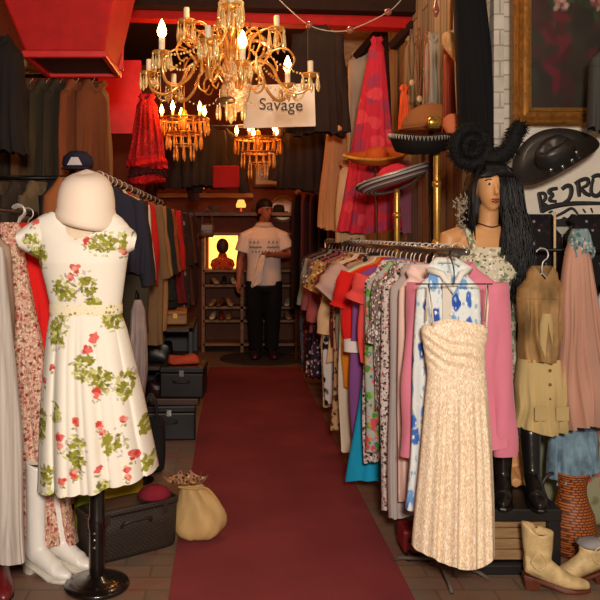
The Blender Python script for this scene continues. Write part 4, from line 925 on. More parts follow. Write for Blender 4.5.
def cowboy_hat(label, loc, rot, mat, r=.17, crown=.11, conch=True):
    t = thing('cowboy_hat', label, 'hat', loc); t.rotation_euler = rot
    n = 56
    def br(rr, z): return [(rr*1.18*math.cos(a), rr*.86*math.sin(a), z+(abs(math.sin(a))**2)*max(0, rr-.085)*.75) for a in [2*PI*j/n for j in range(n)]]
    MB().loft([br(.085, .012), br(.11, .004), br(.14, .0), br(r, .004), br(r+.003, .0), br(.14, -.006), br(.085, .004)]).build('brim', mat, t)
    def cr(w, d, z, dent=0): return [(w*math.cos(a), d*math.sin(a), z-dent*math.exp(-(math.sin(a)*2.2)**2)) for a in [2*PI*j/n for j in range(n)]]
    MB().loft([cr(.098, .074, .0), cr(.098, .073, .04), cr(.09, .064, crown*.8, .008), cr(.075, .05, crown, .016), cr(.04, .025, crown*.96, .03), cr(.01, .006, crown*.75)], False, True).build('crown', mat, t)
    MB().loft([cr(.1, .0765, .008), cr(.1015, .078, .018), cr(.1, .0765, .03)]).build('hat_band', plain('band_leather', (40, 34, 32), .4), t)
    if conch:
        for a in (-2.3, -1.75, -1.2, -.6): MB().ball((.102*math.cos(a), .08*math.sin(a), .019), (.010, .006, .010), 10, 8).build('concho', plain('silver_concho', (206, 202, 196), .25, .9), t)
    return t
hx = Vector((.86, 0, .51)); hn = Vector((-.30, -.62, .72)); hn = (hn-hx*hn.dot(hx)).normalized(); hy = hn.cross(hx)
hat_rot = Matrix((hx, hy, hn)).transposed().to_euler()
cowboy_hat('black leather cowboy hat with silver studs hung over the lettering sign', P(556, 160, 3.79), hat_rot, plain('hat_black', (38, 34, 32), .42, coat=.1), r=.18)
# ============================== hats on gold poles ==========================================
goldp = plain('gold_pole', (206, 160, 74), .3, .6, var=.2)
def pole(px, py_top, Y, label, r=.02):
    t = thing('hat_pole', label, 'pole', (PX(px, Y), Y, 0)); zt = PZ(py_top, Y)-.03
    MB().lathe([(r, .03), (r, zt-.03), (r*.8, zt)], 20, cap=True).build('pole', goldp, t)
    MB().lathe([(.0, 0), (.09, 0), (.09, .012), (.05, .03), (r, .05)], 28).build('base', goldp, t)
    for z in (zt*.55, zt*.72, zt*.9): MB().lathe([(r, -.02), (r*1.35, -.01), (r*1.35, .01), (r, .02)], 20, (0, 0, z)).build('ring', goldp, t)
pole(437, 146, 4.45, 'shiny gold pole holding the black sombrero behind the long rail', .021)
pole(397, 184, 4.95, 'gold pole under the silver striped sombrero', .019)
def ring_bands(key, cols, freq):
    if key in MATS: return MATS[key]
    m, nt, b = mk(key); co = coords(nt, (1, 1, 0))
    ln = nd(nt, 'ShaderNodeVectorMath', operation='LENGTH'); nt.links.new(co, ln.inputs[0])
    ml = nd(nt, 'ShaderNodeMath', operation='MULTIPLY'); nt.links.new(ln.outputs['Value'], ml.inputs[0]); ml.inputs[1].default_value = freq
    fr = nd(nt, 'ShaderNodeMath', operation='FRACT'); nt.links.new(ml.outputs[0], fr.inputs[0])
    nt.links.new(ramp(nt, fr.outputs[0], [(i/len(cols), lin(c)) for i, c in enumerate(cols)], True), b.inputs['Base Color'])
    b.inputs['Roughness'].default_value = .6; MATS[key] = m; return m
def sombrero(label, loc, r, mat, crown_h=.16, up=.09, rot=(0, 0, 0), trim=None, trim_w=.012, fringe=None, crown_mat=None, stitch=None, crown_r=.085, band=None):
    t = thing('sombrero', label, 'hat', loc); t.rotation_euler = rot; n = 64
    def ring(rr, z): return [(rr*math.cos(a), rr*math.sin(a), z+.012*math.cos(2*a)*rr/r) for a in [2*PI*j/n for j in range(n)]]
    MB().loft([ring(crown_r, .0), ring(r*.6, -.008), ring(r*.8, .0), ring(r*.92, up*.5), ring(r, up), ring(r-.006, up+.004), ring(r*.9, up*.5+.008), ring(r*.78, .01), ring(crown_r, .01)]).build('brim', mat, t)
    if crown_h: MB().lathe([(crown_r, 0), (crown_r*.98, crown_h*.4), (crown_r*.8, crown_h*.75), (crown_r*.5, crown_h*.95), (.02, crown_h)], 36, cap=True).build('crown', crown_mat or mat, t)
    if trim: MB().loft([ring(r+.004, up-.006), ring(r+.006, up), ring(r-.004, up+.008), ring(r-.012, up)]).build('edge_trim', trim, t)
    if fringe:
        mb = MB(); q = random.Random(2)
        for k in range(90):
            a = 2*PI*k/90; p0 = Vector(((r+.003)*math.cos(a), (r+.003)*math.sin(a), up+.012*math.cos(2*a)))
            mb.ball(p0+Vector((0, 0, -.008)), (.009, .009, .011), 8, 6)
        mb.build('fringe', fringe, t)
    if stitch:
        mb = MB()
        for k in range(54):
            a = 2*PI*k/54; c_ = math.cos(a); s_ = math.sin(a)
            mb.tube([((r*1.003)*c_, (r*1.003)*s_, up*.98+.012*math.cos(2*a)), ((r*.985)*math.cos(a+.03), (r*.985)*math.sin(a+.03), up*.72+.012*math.cos(2*a)), ((r*1.003)*math.cos(a+.06), (r*1.003)*math.sin(a+.06), up*.98+.012*math.cos(2*a))], .0022, 5)
        for k in range(7):
            a = -1.1-.12*k; cpos = Vector((crown_r*1.02*math.cos(a), crown_r*1.02*math.sin(a), .035+.02*(k % 2)))
            mb.tube([cpos+Vector((.012*math.cos(b), 0, .014*math.sin(b))) for b in [2*PI*i/10 for i in range(11)]], .003, 5)
        mb.build('embroidery', stitch, t)
    if band: MB().lathe([(crown_r*1.01, .01), (crown_r*1.05, .02), (crown_r*1.0, .04)], 36).build('hat_band', band, t)
    return t
blackf = cloth('black_felt', (20, 18, 18), .2, .8)
sombrero('wide black sombrero with white stitched upturned brim on the gold pole', P(421, 152, 4.45), .182, blackf, .10, .10, (.10, -.03, 0), stitch=plain('white_thread', (196, 188, 176), .6), crown_r=.08)
def felt_hat():
    Y = 4.85
    t = thing('felt_hat', 'brown felt hat with rounded dome standing behind the black sombrero', 'hat', P(431, 130, Y))
    br = cloth('brown_felt', (150, 98, 56), .1); s = Y/FPX
    MB().lathe([(29*s, 0), (28.5*s, 6*s), (26*s, 13*s), (21*s, 19*s), (13*s, 24*s), (3*s, 26*s)], 40, cap=True).build('crown', br, t)
    MB().lathe([(28*s, 0), (31*s, -.006), (34*s, -.004), (34*s, .002), (29*s, .006)], 40).build('brim', br, t)
    tag(MB().loft([ellring((0, 0, z), w, .03, 20, .6) for z, w in ((0, .03), (.035, .045), (.04, .044), (.065, .03))], True, True).build('brass_ornament', plain('brass', (226, 186, 90), .2, .8), loc=P(434, 125, 4.36)+Vector((0, 0, -.02))), 'small shiny brass ornament in front of the brown felt dome', 'ornament')
    # a post for the felt hat
    pt = thing('hat_pole', 'dark wooden post behind the gold pole carrying the brown felt hat', 'pole', (PX(431, Y), Y, 0))
    MB().lathe([(.016, .02), (.016, PZ(131, Y)-.002)], 14, cap=True).build('pole', plain('dark_wood_post', (56, 34, 24), .5), pt)
    MB().lathe([(.0, 0), (.08, 0), (.08, .012), (.016, .03)], 24).build('base', MATS['dark_wood_post'], pt)
felt_hat()
sombrero('straw orange sombrero edged with yellow tassels above the pink crown', P(377, 161, 5.5), .225, cloth('orange_straw', (196, 90, 36), .2), .10, .06, (.20, -.16, .2), fringe=cloth('yellow_tassel', (206, 150, 50), .25), crown_r=.09)
sombrero('silver and black banded sombrero brim tilted on the gold pole', P(396, 185, 4.95), .245, ring_bands('silver_bands', [(190, 182, 174), (50, 44, 48), (214, 204, 196), (150, 120, 120), (70, 62, 66)], 22), .13, .05, (-.16, -.30, 0), crown_mat=cloth('hot_pink', (214, 44, 70), .2), trim=plain('silver_cord', (190, 184, 176), .4, .5), crown_r=.12  )

t = thing('hat_pole', 'thin dark post carrying the straw orange sombrero', 'pole', (PX(377, 5.5), 5.5, 0))
MB().lathe([(.007, .01), (.007, PZ(161, 5.5)-.03)], 10, cap=True).build('pole', plain('dark_wood_post', (56, 34, 24), .5), t)
MB().lathe([(.0, 0), (.07, 0), (.07, .01), (.007, .02)], 20).build('base', MATS['dark_wood_post'], t)
# ============================== hanging along the right wall =================================
GR = 'garments hung high along the plank wall'
garment('hanging_gown', 'long red pink flared gown hung high on the plank wall behind the sombreros', 'gown', (PX(377, 5.9), 5.9, PZ(36, 5.9)), print_cloth('red_pink', (206, 46, 66), [(226, 70, 84), (190, 36, 52), (206, 46, 66), (170, 60, 90)], 9, .5), L=1.48, sw=.06, bw=.24, d=.045, bd=.09, fold=.05, K=5, neck=.03, group=GR, lean=-.06, seed=12)
garment('hanging_dress', 'lilac purple dress half hidden behind the gold pole', 'dress', (PX(404, 6.0), 6.0, PZ(160, 6.0)), cloth('lilac', (150, 84, 104), .15), L=.55, sw=.12, bw=.16, d=.05, group=GR)
garment('hanging_curtain_dress', 'sheer grey white long dress beside the dark hanging coat', 'dress', (PX(361, 6.6), 6.6, PZ(50, 6.6)), cloth('sheer_grey', (176, 160, 138), .15, scale=4), L=1.55, sw=.11, bw=.13, d=.05, fold=.07, K=7, group=GR)
garment('hanging_gown', 'plain peach tan gown hanging behind the sheer grey dress', 'gown', (PX(337, 6.3), 6.3, PZ(122, 6.3)), cloth('peach_tan', (200, 140, 92), .08), L=.86, sw=.085, bw=.135, d=.05, fold=.03, neck=.03, group=GR, lean=-.03)
garment('hanging_shirt', 'ivory blouse lowest beside the peach tan gown', 'shirt', (PX(350, 6.0), 6.0, PZ(160, 6.0)), cloth('ivory', (206, 170, 130), .08), L=.62, sw=.09, bw=.12, d=.05, group=GR, fold=.03)
garment('hanging_coat', 'long dark brown coat with cuffs hanging tall from the red beam', 'coat', (PX(318, 5.75), 5.75, PZ(24, 5.75)), cloth('dark_brown_wool', (46, 32, 27), .2), L=.82, sw=.16, bw=.19, d=.06, group=GR, sl=(.72, .06, .05, .10), seed=2)
tag(MB().loft([ellring((0, 0, z), w, .02, 20, .7) for z, w in ((0, .012), (.015, .03), (.03, .03), (.04, .012))], True, True).build('coat_cuff_glove', cloth('cuff_tan', (196, 130, 86), .1), loc=P(337, 131, 5.7), rot=(0, .35, 0)), 'small tan glove poking from the dark brown coat sleeve', 'glove')
garment('hanging_shirt', 'dark red patterned waistcoat pieces showing low on the dark brown coat', 'shirt', (PX(321, 6.0), 6.0, PZ(92, 6.0)), cloth('dark_crimson', (120, 24, 34), .2), L=.20, sw=.10, bw=.11, d=.03, group=GR)
GB = 'dark jackets hung above the back of the shop'
def dark_coat(px, pyt, Y, rgb, L, sw, lab, nm='hanging_jacket', cat='jacket', sl=None, rz=0):
    return garment(nm, lab, cat, (PX(px, Y), Y, PZ(pyt, Y)), cloth('dk_%d_%d_%d' % rgb, rgb, .2), L=L, sw=sw, bw=sw*1.05, d=.07, sl=sl or (.55, .07, .055, .14), group=GB, rz=rz, fold=.03)
dark_coat(303, 112, 7.15, (50, 36, 31), .72, .22, 'espresso jacket hanging below the white sign at its end')
dark_coat(200, 122, 7.4, (44, 34, 29), .62, .20, 'near black jacket under the amber chandelier beside the red dress')
dark_coat(221, 128, 7.6, (52, 38, 34), .58, .19, 'charcoal brown jacket between the two amber chandeliers')
dark_coat(172, 138, 7.8, (60, 30, 28), .5, .18, 'dark maroon jacket half hidden by the red frilled dress')
tag(MB().box((0, 0, 0), (.25, .05, .21)).build('hanging_bag', cloth('scarlet_bag', (150, 26, 30), .15), loc=P(226, 177, 7.25), bevel=.015), 'flat scarlet bag hanging below the charcoal brown jacket', 'bag')
st = plain('rail_steel', (150, 145, 140), .3, .9)
t = thing('ceiling_rail', 'high steel clothes rail under the ceiling holding dark jackets', 'clothes rail', (0, 7.5, 0))
MB().tube([(-.95, 0, 2.44), (1.25, 0, 2.44)], .014, 10).build('top_bar', st, t)
for x_ in (-.7, 1.2): MB().tube([(x_, 0, 2.44), (x_, 0, CZ)], .008, 8).build('hanger_rod', st, t)
# red frilled dress at the left
Y = 6.2; red_d = print_cloth('red_dotted', (168, 26, 30), [(96, 14, 18), (206, 60, 60)], 60, .34)
o = garment('hanging_dress', 'red dotted frilled dress hanging alone against the red wall', 'dress', (PX(147, Y), Y, PZ(93, Y)), red_d, L=.55, sw=.085, bw=.145, d=.05, fold=.04, K=5, neck=.05, seed=31)
body_mesh([(0, .135, .06), (.05, .165, .08), (.10, .17, .085)], .05, 8, seed=3, hem=.01, fold0=.8).build('frill', cloth('red_frill', (176, 22, 26), .15), o, loc=(0, 0, -.50))
body_mesh([(0, .13, .06), (.05, .15, .08), (.08, .155, .08)], .05, 8, seed=6, hem=.01, fold0=.8).build('frill', cloth('dark_frill', (60, 18, 20), .15), o, loc=(0, 0, -.59))
body_mesh([(0, .13, .06), (.04, .15, .08), (.07, .15, .08)], .05, 8, seed=7, hem=.01, fold0=.8).build('frill', cloth('red_frill', (176, 22, 26), .15), o, loc=(0, 0, -.65))
# hanging scarves / necklaces right of the red gown
Y = 5.0
garment('hanging_scarf', 'orange red silk scarf hanging just beside the red pink gown', 'scarf', (PX(404, 5.4), 5.4, PZ(84, 5.4)), cloth('orange_silk', (216, 84, 34), .2, .6), L=.36, sw=.03, bw=.045, d=.02, neck=.015, dtop=.012)
garment('hanging_shirt', 'pale grey blouse hung high beside the beaded necklaces', 'shirt', (PX(433, 5.2), 5.2, PZ(32, 5.2)), cloth('pale_grey_blouse', (150, 142, 128), .12), L=.5, sw=.055, bw=.07, d=.03, neck=.03)
garment('hanging_scarf', 'rust red long scarf beside the black hanging gown', 'scarf', (PX(449, 4.6), 4.6, PZ(46, 4.6)), cloth('rust', (150, 66, 44), .15), L=.52, sw=.032, bw=.038, d=.02, neck=.02, dtop=.015)
garment('hanging_shirt', 'faded tan plank coloured shirt between orange scarf and pale blouse', 'shirt', (PX(412, 5.6), 5.6, PZ(36, 5.6)), cloth('faded_tan', (146, 118, 84), .15), L=.5, sw=.055, bw=.06, d=.03, neck=.03)
for i, (px, py0, py1, rgb, lab) in enumerate(((419, 28, 96, (120, 70, 40), 'brown bead necklace strand with pale pendant under the beam'), (426.5, 30, 106, (156, 80, 44), 'copper bead necklace strand hanging longest under the beam'), (411.5, 30, 80, (90, 66, 50), 'dark bead necklace strand hanging shortest under the beam'))):
    mb = MB(); Y = 5.0
    nl = thing('bead_necklace', lab, 'necklace', P(px, py0, Y), group='bead necklaces under the beam')
    for k in range(36):
        u = k/35; z = -(py1-py0)*Y/FPX*u
        for s in (-1, 1): mb.ball((s*.012*math.sin(PI*u)+.004*s, .0, z), .0065, 7, 5)
    mb.build('strand', plain('bead_%d' % i, rgb, .3), nl)
    MB().ball((0, -.01, -(py1-py0)*Y/FPX-.02), (.018, .01, .022), 12, 8).build('pendant', plain('pendant', (196, 160, 120), .3), nl)
tag(MB().tube(spline([(.0, 0, .0), (-.012, -.01, -.05), (.01, -.012, -.09), (.05, -.01, -.15), (.075, 0, -.19)], 16), [.018, .034, .036, .034, .034, .034, .034, .034, .032, .032, .03, .028, .026, .024, .02, .012], 14).build('hanging_glove', cloth('beige_lace', (206, 160, 106), .3, scale=40), loc=P(450, 33, 4.3)), 'long beige lace glove hanging beside the black gown', 'glove')
tag(MB().tube([P(452, -40, 4.3), P(451, 30, 4.3)], .010, 12).build('curtain_rod', wood('amber_rod', (150, 90, 40), (196, 130, 66), (20, 20, 2))), 'amber wooden rod hanging above the beige lace glove', 'rod')
garment('hanging_gown', 'long plain black gown hanging on the grey brick pillar', 'gown', (PX(464, 4.0), 3.96, PZ(-40, 4.0)), cloth('black_crepe', (14, 13, 14), .2), L=1.0, sw=.08, bw=.10, d=.05, fold=.015, lean=.07, group='black garments near the gilt picture', neck=.03)
garment('hanging_coat', 'dark grey coat shoulder at the frame edge over the gilt picture', 'coat', (PX(622, 3.6), 3.62, PZ(36, 3.6)), cloth('dark_grey_coat', (64, 64, 60), .1), L=.42, sw=.14, bw=.15, d=.06, group='black garments near the gilt picture')
tag(MB().loft([ellring((0, 0, z), w, .03, 20, .7) for z, w in ((0, .03), (.04, .05), (.08, .045), (.10, .02))], True, True).build('hanging_pouch', cloth('salmon', (206, 116, 76), .2), loc=P(452, 122, 4.2)+Vector((0, 0, -.06))), 'salmon orange pouch lying against the black furry headdress', 'pouch')

# ============================== white sign with lettering ====================================
def sign_white():
    Y = 5.4
    t = thing('hanging_sign', 'white rectangular hanging sign with dark lettering behind the big chandelier', 'sign', P(279, 106, Y))
    s = Y/FPX; w, h = 72*s, 43*s
    MB().box((0, 0, 0), (w, .014, h)).build('board', plain('sign_white', (236, 222, 206), .7, var=.03), t, rot=(0, -.03, 0), bevel=.003)
    fc = bpy.data.curves.new('lettering', 'FONT'); fc.body = 'Savage'; fc.size = .115; fc.extrude = .002; fc.align_x = 'CENTER'
    fo = bpy.data.objects.new('lettering_tmp', fc); C.objects.link(fo)
    me = bpy.data.meshes.new_from_object(fo.evaluated_get(bpy.context.evaluated_depsgraph_get())); bpy.data.objects.remove(fo)
    me.name = 'lettering'; me.materials.clear(); me.materials.append(plain('sign_ink', (70, 56, 50), .6))
    o = bpy.data.objects.new('lettering', me); C.objects.link(o); o.parent = t; o.location = (.012, -.0105, -.03); o.rotation_euler = (PI/2, .03, 0)
    fc2 = MB().tube(spline([(-.235, -.009, .02), (-.222, -.009, -.005), (-.226, -.009, -.03), (-.238, -.009, -.04)], 10), .003, 6).build('lettering', plain('sign_pale_ink', (190, 160, 150), .6), t)
    for sx in (-1, 1): MB().tube([(sx*w*.4, 0, h/2-.01), (sx*w*.4, 0, h/2+.45)], .003, 6).build('cord', plain('sign_ink', (70, 56, 50), .6), t)
sign_white()

# ============================== chandeliers ==================================================
amber = plain('amber_glass', (214, 152, 74), .16, .35, .8, .5, var=.25, scale=60)
crys = plain('crystal', (240, 200, 136), .12, .2, .9, .6, var=.3, scale=90)
wax = plain('candle_white', (236, 220, 190), .6, var=.03)
bulb_m = emit('flame_bulb', (255, 186, 92), 30)
brass_d = plain('dark_brass', (120, 96, 70), .3, .7)
def drop_mesh(L, r): return [(r*.35, 0), (r*.45, -L*.08), (r*.25, -L*.14), (r*.7, -L*.4), (r, -L*.66), (r*.6, -L*.88), (.0005, -L)]
def chandelier():
    Y = 3.95; cz = PZ(78, Y); cxx = PX(231, Y)
    t = thing('chandelier', 'large crystal candle chandelier with curling glass arms hanging over the aisle', 'chandelier', (cxx, Y, cz)); s = Y/FPX
    def zz(py): return PZ(py, Y)-cz
    MB().lathe([(.006, zz(-110)), (.006, zz(-40))], 8).build('chain', brass_d, t)
    MB().lathe([(.012, zz(-45)), (.03, zz(-30)), (.02, zz(-10)), (.055, zz(0)), (.06, zz(10)), (.03, zz(22)), (.02, zz(30)), (.025, zz(45)), (.045, zz(60)), (.05, zz(70)), (.03, zz(80)), (.055, zz(88)), (.06, zz(96)), (.05, zz(104)), (.015, zz(112))], 28, cap=True).build('stem', crys, t)
    MB().lathe([(.0, zz(98)), (.075, zz(99)), (.08, zz(102)), (.072, zz(105)), (0, zz(106))], 28).build('plate', brass_d, t)
    MB().lathe([(.035, zz(62)), (.062, zz(72)), (.072, zz(82)), (.06, zz(97)), (.03, zz(109)), (.008, zz(113))], 28).build('basket_bowl', sequin('crystal_beads', (180, 130, 80), (250, 216, 170), 110, .2), t, loc=(.035, -.03, 0))
    # crystal crown at the top
    for k in range(14):
        a = 2*PI*k/14; MB().lathe(drop_mesh(.13, .011), 8, (.062*math.cos(a), .062*math.sin(a), zz(2))).build('crystal_drop', crys, t)
    arms = []
    # (angle, radius px, pan py, lit)
    for a, r, py, lit in ((180, 82, 74, 0), (222, 86, 67, 1), (256, 84, 62, 0), (286, 40, 72, 1), (-5, 79, 77, 0), (38, 76, 77, 1), (88, 60, 76, 0), (140, 80, 78, 0)):
        arms.append((math.radians(a), r*s, zz(py), lit, 0))
    for a, r, py in ((175, 45, 21), (5, 46, 29), (95, 42, 26), (270, 44, 20)): arms.append((math.radians(a), r*s, zz(py), 0, 1))
    for a, r, zp, lit, up in arms:
        dx, dy = math.cos(a), math.sin(a); q = lambda rr, z_: Vector((rr*dx, rr*dy, z_))
        if up: pts = [q(.03, zz(70)), q(r*.25, zz(48)), q(r*.55, zz(40)), q(r*.85, zz(46)), q(r*1.02, zz(40)), q(r, zp-.01)]
        else: pts = [q(.04, zz(76)), q(r*.30, zz(62)), q(r*.5, zz(66)), q(r*.62, zz(84)), q(r*.80, zz(94)), q(r*.96, zz(90)), q(r*1.0, zp-.01)]
        MB().tube(spline(pts, 30), .0085, 10).build('arm', amber, t)
        if not up:       # decorative glass scroll springing upward
            MB().tube(spline([q(.03, zz(66)), q(r*.22, zz(44)), q(r*.42, zz(30)), q(r*.6, zz(33)), q(r*.64, zz(44)), q(r*.54, zz(49))], 24), [lerp(.0085, .0045, i/23) for i in range(24)], 8).build('scroll', amber, t)
            MB().tube(spline([q(r*.4, zz(66)), q(r*.52, zz(52)), q(r*.70, zz(50)), q(r*.80, zz(60)), q(r*.74, zz(70)), q(r*.66, zz(66))], 24), [lerp(.0075, .004, i/23) for i in range(24)], 8).build('scroll', amber, t)
        c = q(r, zp)
        pan = MB().lathe([(.008, -.012), (.03, -.006), (.044, .006), (.047, .010), (.040, .007), (.012, .0), (.0, .0)], 24, c).build('drip_pan', amber, t)
        for k in range(6):
            b_ = 2*PI*k/6+.3; MB().lathe(drop_mesh(.085 if not up else .12, .0105), 8, (c.x+.043*math.cos(b_), c.y+.043*math.sin(b_), c.z+.004)).build('crystal_drop', crys, pan)
        MB().lathe([(.0145, 0), (.0145, .07), (.012, .074), (.0, .075)], 16, c).build('candle', wax, t)
        if lit:
            MB().lathe([(.009, .0), (.021, .02), (.022, .036), (.015, .06), (.005, .084), (.0, .09)], 16, c+Vector((0, 0, .073))).build('bulb', bulb_m, t)
    # bead garlands between the arms
    for i in range(8):
        a0, a1 = arms[i], arms[(i+1) % 8]; p0 = Vector((a0[1]*math.cos(a0[0]), a0[1]*math.sin(a0[0]), a0[2])); p1 = Vector((.05*math.cos(a0[0]+.3), .05*math.sin(a0[0]+.3), zz(18)))
        mb = MB()
        for k in range(22):
            u = k/21; p = p0.lerp(p1, u); p.z -= .07*math.sin(PI*u); mb.ball(p, .0062, 7, 5)
        mb.build('bead_garland', crys, t)
        p2 = Vector((a1[1]*math.cos(a1[0]), a1[1]*math.sin(a1[0]), a1[2])); mb = MB()
        for k in range(16):
            u = k/15; p = p0.lerp(p2, u); p.z -= .09*math.sin(PI*u)+.01; mb.ball(p, .006, 7, 5)
        mb.build('bead_garland', crys, t)
    for k in range(8):                        # inner tier of curled leaves and long drops
        a = 2*PI*k/8+.2; dx, dy = math.cos(a), math.sin(a); q = lambda rr, z_: Vector((rr*dx, rr*dy, z_))
        MB().tube(spline([q(.03, zz(58)), q(.09, zz(36)), q(.15, zz(33)), q(.175, zz(45)), q(.15, zz(56)), q(.115, zz(52)), q(.12, zz(44))], 28), [lerp(.008, .004, i/27) for i in range(28)], 8).build('scroll', amber, t)
        MB().tube(spline([q(.035, zz(84)), q(.10, zz(70)), q(.16, zz(76)), q(.165, zz(88)), q(.13, zz(92)), q(.11, zz(86))], 24), [lerp(.008, .004, i/23) for i in range(24)], 8).build('scroll', amber, t)
        MB().lathe(drop_mesh(.10, .012), 8, q(.15, zz(57))).build('crystal_drop', crys, t)
    for k in range(10):
        a = 2*PI*k/10; MB().lathe(drop_mesh(.085, .010), 8, (.07*math.cos(a), .07*math.sin(a), zz(103))).build('crystal_drop', crys, t)
    MB().lathe([(.006, zz(108)), (.022, zz(118)), (.022, zz(119)), (.012, zz(121)), (.001, zz(124))], 16).build('finial', crys, t)
chandelier()
def small_chandelier(px, py, Y, r, label, lit, n=22, tiers=2, h=.26, bulbs=5):
    t = thing('crystal_chandelier', label, 'chandelier', P(px, py, Y))
    a_m = plain('amber_crystal', (236, 150, 50), .2, .1, .8, .4, var=.35, scale=70)
    MB().lathe([(.005, 0), (.005, .45)], 6).build('chain', brass_d, t)
    MB().lathe([(.0, .03), (.02, .02), (.03, -.02), (.02, -.07), (.035, -.1), (.02, -.14), (.0, -.16)], 16).build('stem', a_m, t)
    for k, (rr, z) in enumerate(((r, -.05), (r*.72, -.05-h*.45), (r*.4, -.05-h*.8))[:tiers+1]):
        MB().lathe([(rr-.008, -.008), (rr+.004, -.004), (rr+.004, .006), (rr-.008, .008), (rr-.008, -.008)], 28, (0, 0, z)).build('tier_ring', plain('warm_brass', (190, 130, 60), .3, .7), t)
        m_ = int(n*rr/r)
        for j in range(m_):
            a = 2*PI*j/m_; MB().lathe(drop_mesh(h*.5, .011), 7, (rr*math.cos(a), rr*math.sin(a), z)).build('crystal_drop', a_m, t)
        for j in range(4):
            a = PI*j/4; MB().tube([(-rr*math.cos(a), -rr*math.sin(a), z), (rr*math.cos(a), rr*math.sin(a), z)], .003, 5).build('spoke', plain('warm_brass', (190, 130, 60), .3, .7), t)
    for j in range(bulbs):
        a = 2*PI*j/bulbs+.5; c = Vector((r*.92*math.cos(a), r*.92*math.sin(a), -.045))
        MB().lathe([(.011, 0), (.011, .04), (0, .042)], 10, c).build('candle', wax, t)
        MB().lathe([(.008, .0), (.017, .02), (.018, .032), (.010, .055), (.0, .08)], 12, c+Vector((0, 0, .04))).build('bulb', emit('small_bulb', (255, 180, 84), 45), t)
small_chandelier(184, 113, 6.3, .20, 'small amber crystal chandelier with lit candles beside the red frilled dress', 3)
small_chandelier(258, 133, 7.0, .21, 'amber crystal chandelier hanging below the white sign over the man', 3, h=.28)
# cord of fairy lights
def fairy():
    Y = 4.4
    pts = [P(a, b, Y) for a, b in ((268, -12), (290, 10), (309, 25), (330, 31), (352, 29), (388, 12), (404, -4), (415, -20))]
    o = MB().tube(spline(pts, 60), .0028, 6).build('hanging_light_string', plain('pale_wire', (190, 170, 150), .5))
    tag(o, 'thin pale wire of unlit round lights drooping below the red beam', 'light string')
    for a, b in ((309, 25), (350, 30), (388, 12)): MB().ball(P(a, b, Y), .021, 14, 10).build('globe', plain('globe_glass', (150, 90, 70), .15, coat=.5), o)
    tag(MB().lathe([(.004, 0), (.006, -.1), (.012, -.13), (.02, -.16), (.012, -.19), (.002, -.2)], 14).build('hanging_pendant', plain('globe_glass', (150, 90, 70), .15), loc=P(436, -18, 4.4)), 'small glass pendant hanging in front of the red beam near the glove', 'pendant')
    tag(MB().ball((0, 0, 0), .024, 16, 12).build('hanging_bauble', plain('pink_bauble', (226, 120, 96), .2, coat=.5), loc=P(239, 1, 4.6)), 'small pink bauble behind the chandelier crown', 'bauble')
fairy()
# ============================== left wall, upper tier =======================================
GU = 'coats on the high rail under the red bulkhead'
Y = 4.75
t = thing('ceiling_rail', 'high dark rail below the red bulkhead holding brown coats', 'clothes rail', (PX(60, Y), Y, 0))
bk = plain('black_steel', (24, 22, 22), .4, .6)
MB().tube([(-.55, 0, PZ(76, Y)), (.32, 0, PZ(76, Y))], .012, 10).build('top_bar', bk, t)
for x_ in (-.5, .3): MB().tube([(x_, 0, PZ(76, Y)), (x_, 0, CZ)], .008, 8).build('hanger_rod', bk, t)
def up_coat(px, rgb, L, lab, dy=0, rz=1.0, sw=.2, pat=None, cat='coat'):
    m = cloth('uc_%d_%d_%d' % rgb, rgb, .3, scale=5); rz = 1.12; dy = 0
    o = garment('hanging_coat', lab, cat, (PX(px, Y+dy), Y+dy, PZ(80, Y)), m, L=L, sw=.15, bw=.17, d=.026, rz=rz, sl=(.55, .028, .024, .03), group=GU, fold=.010)
    hanger((PX(px, Y+dy), Y, PZ(76, Y)-.05), 'white topped hanger on the high dark rail of brown coats', 'hangers on the high dark rail', rz=rz, half=.08, railz=.05)
up_coat(14, (44, 34, 30), .75, 'black brown coat at the outer end of the high dark rail', .02)
up_coat(30, (84, 58, 38), .70, 'umber coat between the black brown and olive coats', 0, 1.15)
up_coat(46, (58, 50, 36), .78, 'dark olive overcoat in the middle of the high dark rail', -.05, .75, .2)
up_coat(60, (52, 44, 34), .72, 'charcoal olive coat next to the rust leather coat', .02, 1.1)
up_coat(76, (122, 66, 38), .74, 'rust brown leather coat on the high dark rail', -.02, .85, .19)
up_coat(92, (104, 58, 34), .76, 'chestnut suede coat at the inner end of the high dark rail', .06, .75, .18)
garment('hanging_coat', 'tan camel coat behind the chestnut suede coat', 'coat', (PX(96, 5.4), 5.4, PZ(80, 5.4)), cloth('camel', (140, 98, 58), .15), L=.7, sw=.09, bw=.12, d=.06, group=GU, rz=.3)
tag(MB().loft([ellring((0, 0, z), w, .09, 30, .6) for z, w in ((0, .07), (.02, .10), (.05, .10), (.07, .08))], True, True).build('folded_blanket', cloth('cream_knit', (206, 160, 100), .2, scale=30), loc=P(36, 73, 4.75)+Vector((0, 0, .015))), 'cream folded knit resting on the high dark rail under the bulkhead', 'blanket')
garment('hanging_coat', 'very dark round shouldered coat at the frame edge near the wall lamp', 'coat', (PX(-2, 4.0), 4.05, PZ(32, 4.0)), cloth('soot', (34, 27, 25), .2), L=.62, sw=.115, bw=.14, d=.08, neck=.04)
def lamp():
    t = thing('wall_lamp', 'small glowing wall lamp at the frame edge under the dark coat', 'lamp', (PX(1, 4.4), 4.42, PZ(130, 4.4)))
    MB().lathe([(.02, .03), (.04, .0), (.05, -.05), (.044, -.06), (.0, -.06)], 20).build('shade', emit('lamp_shade_glow', (255, 190, 110), 3.0), t)
    MB().tube([(-.0, 0, .03), (0, 0, .06), (-.1, .1, .07)], .008, 8).build('arm', plain('dark_brass', (120, 96, 70), .3, .7), t)
lamp()
MBcap = thing('peaked_hat', 'navy peaked hat with a white emblem hanging above the cream cloche hat', 'hat', P(78, 168, 4.2))
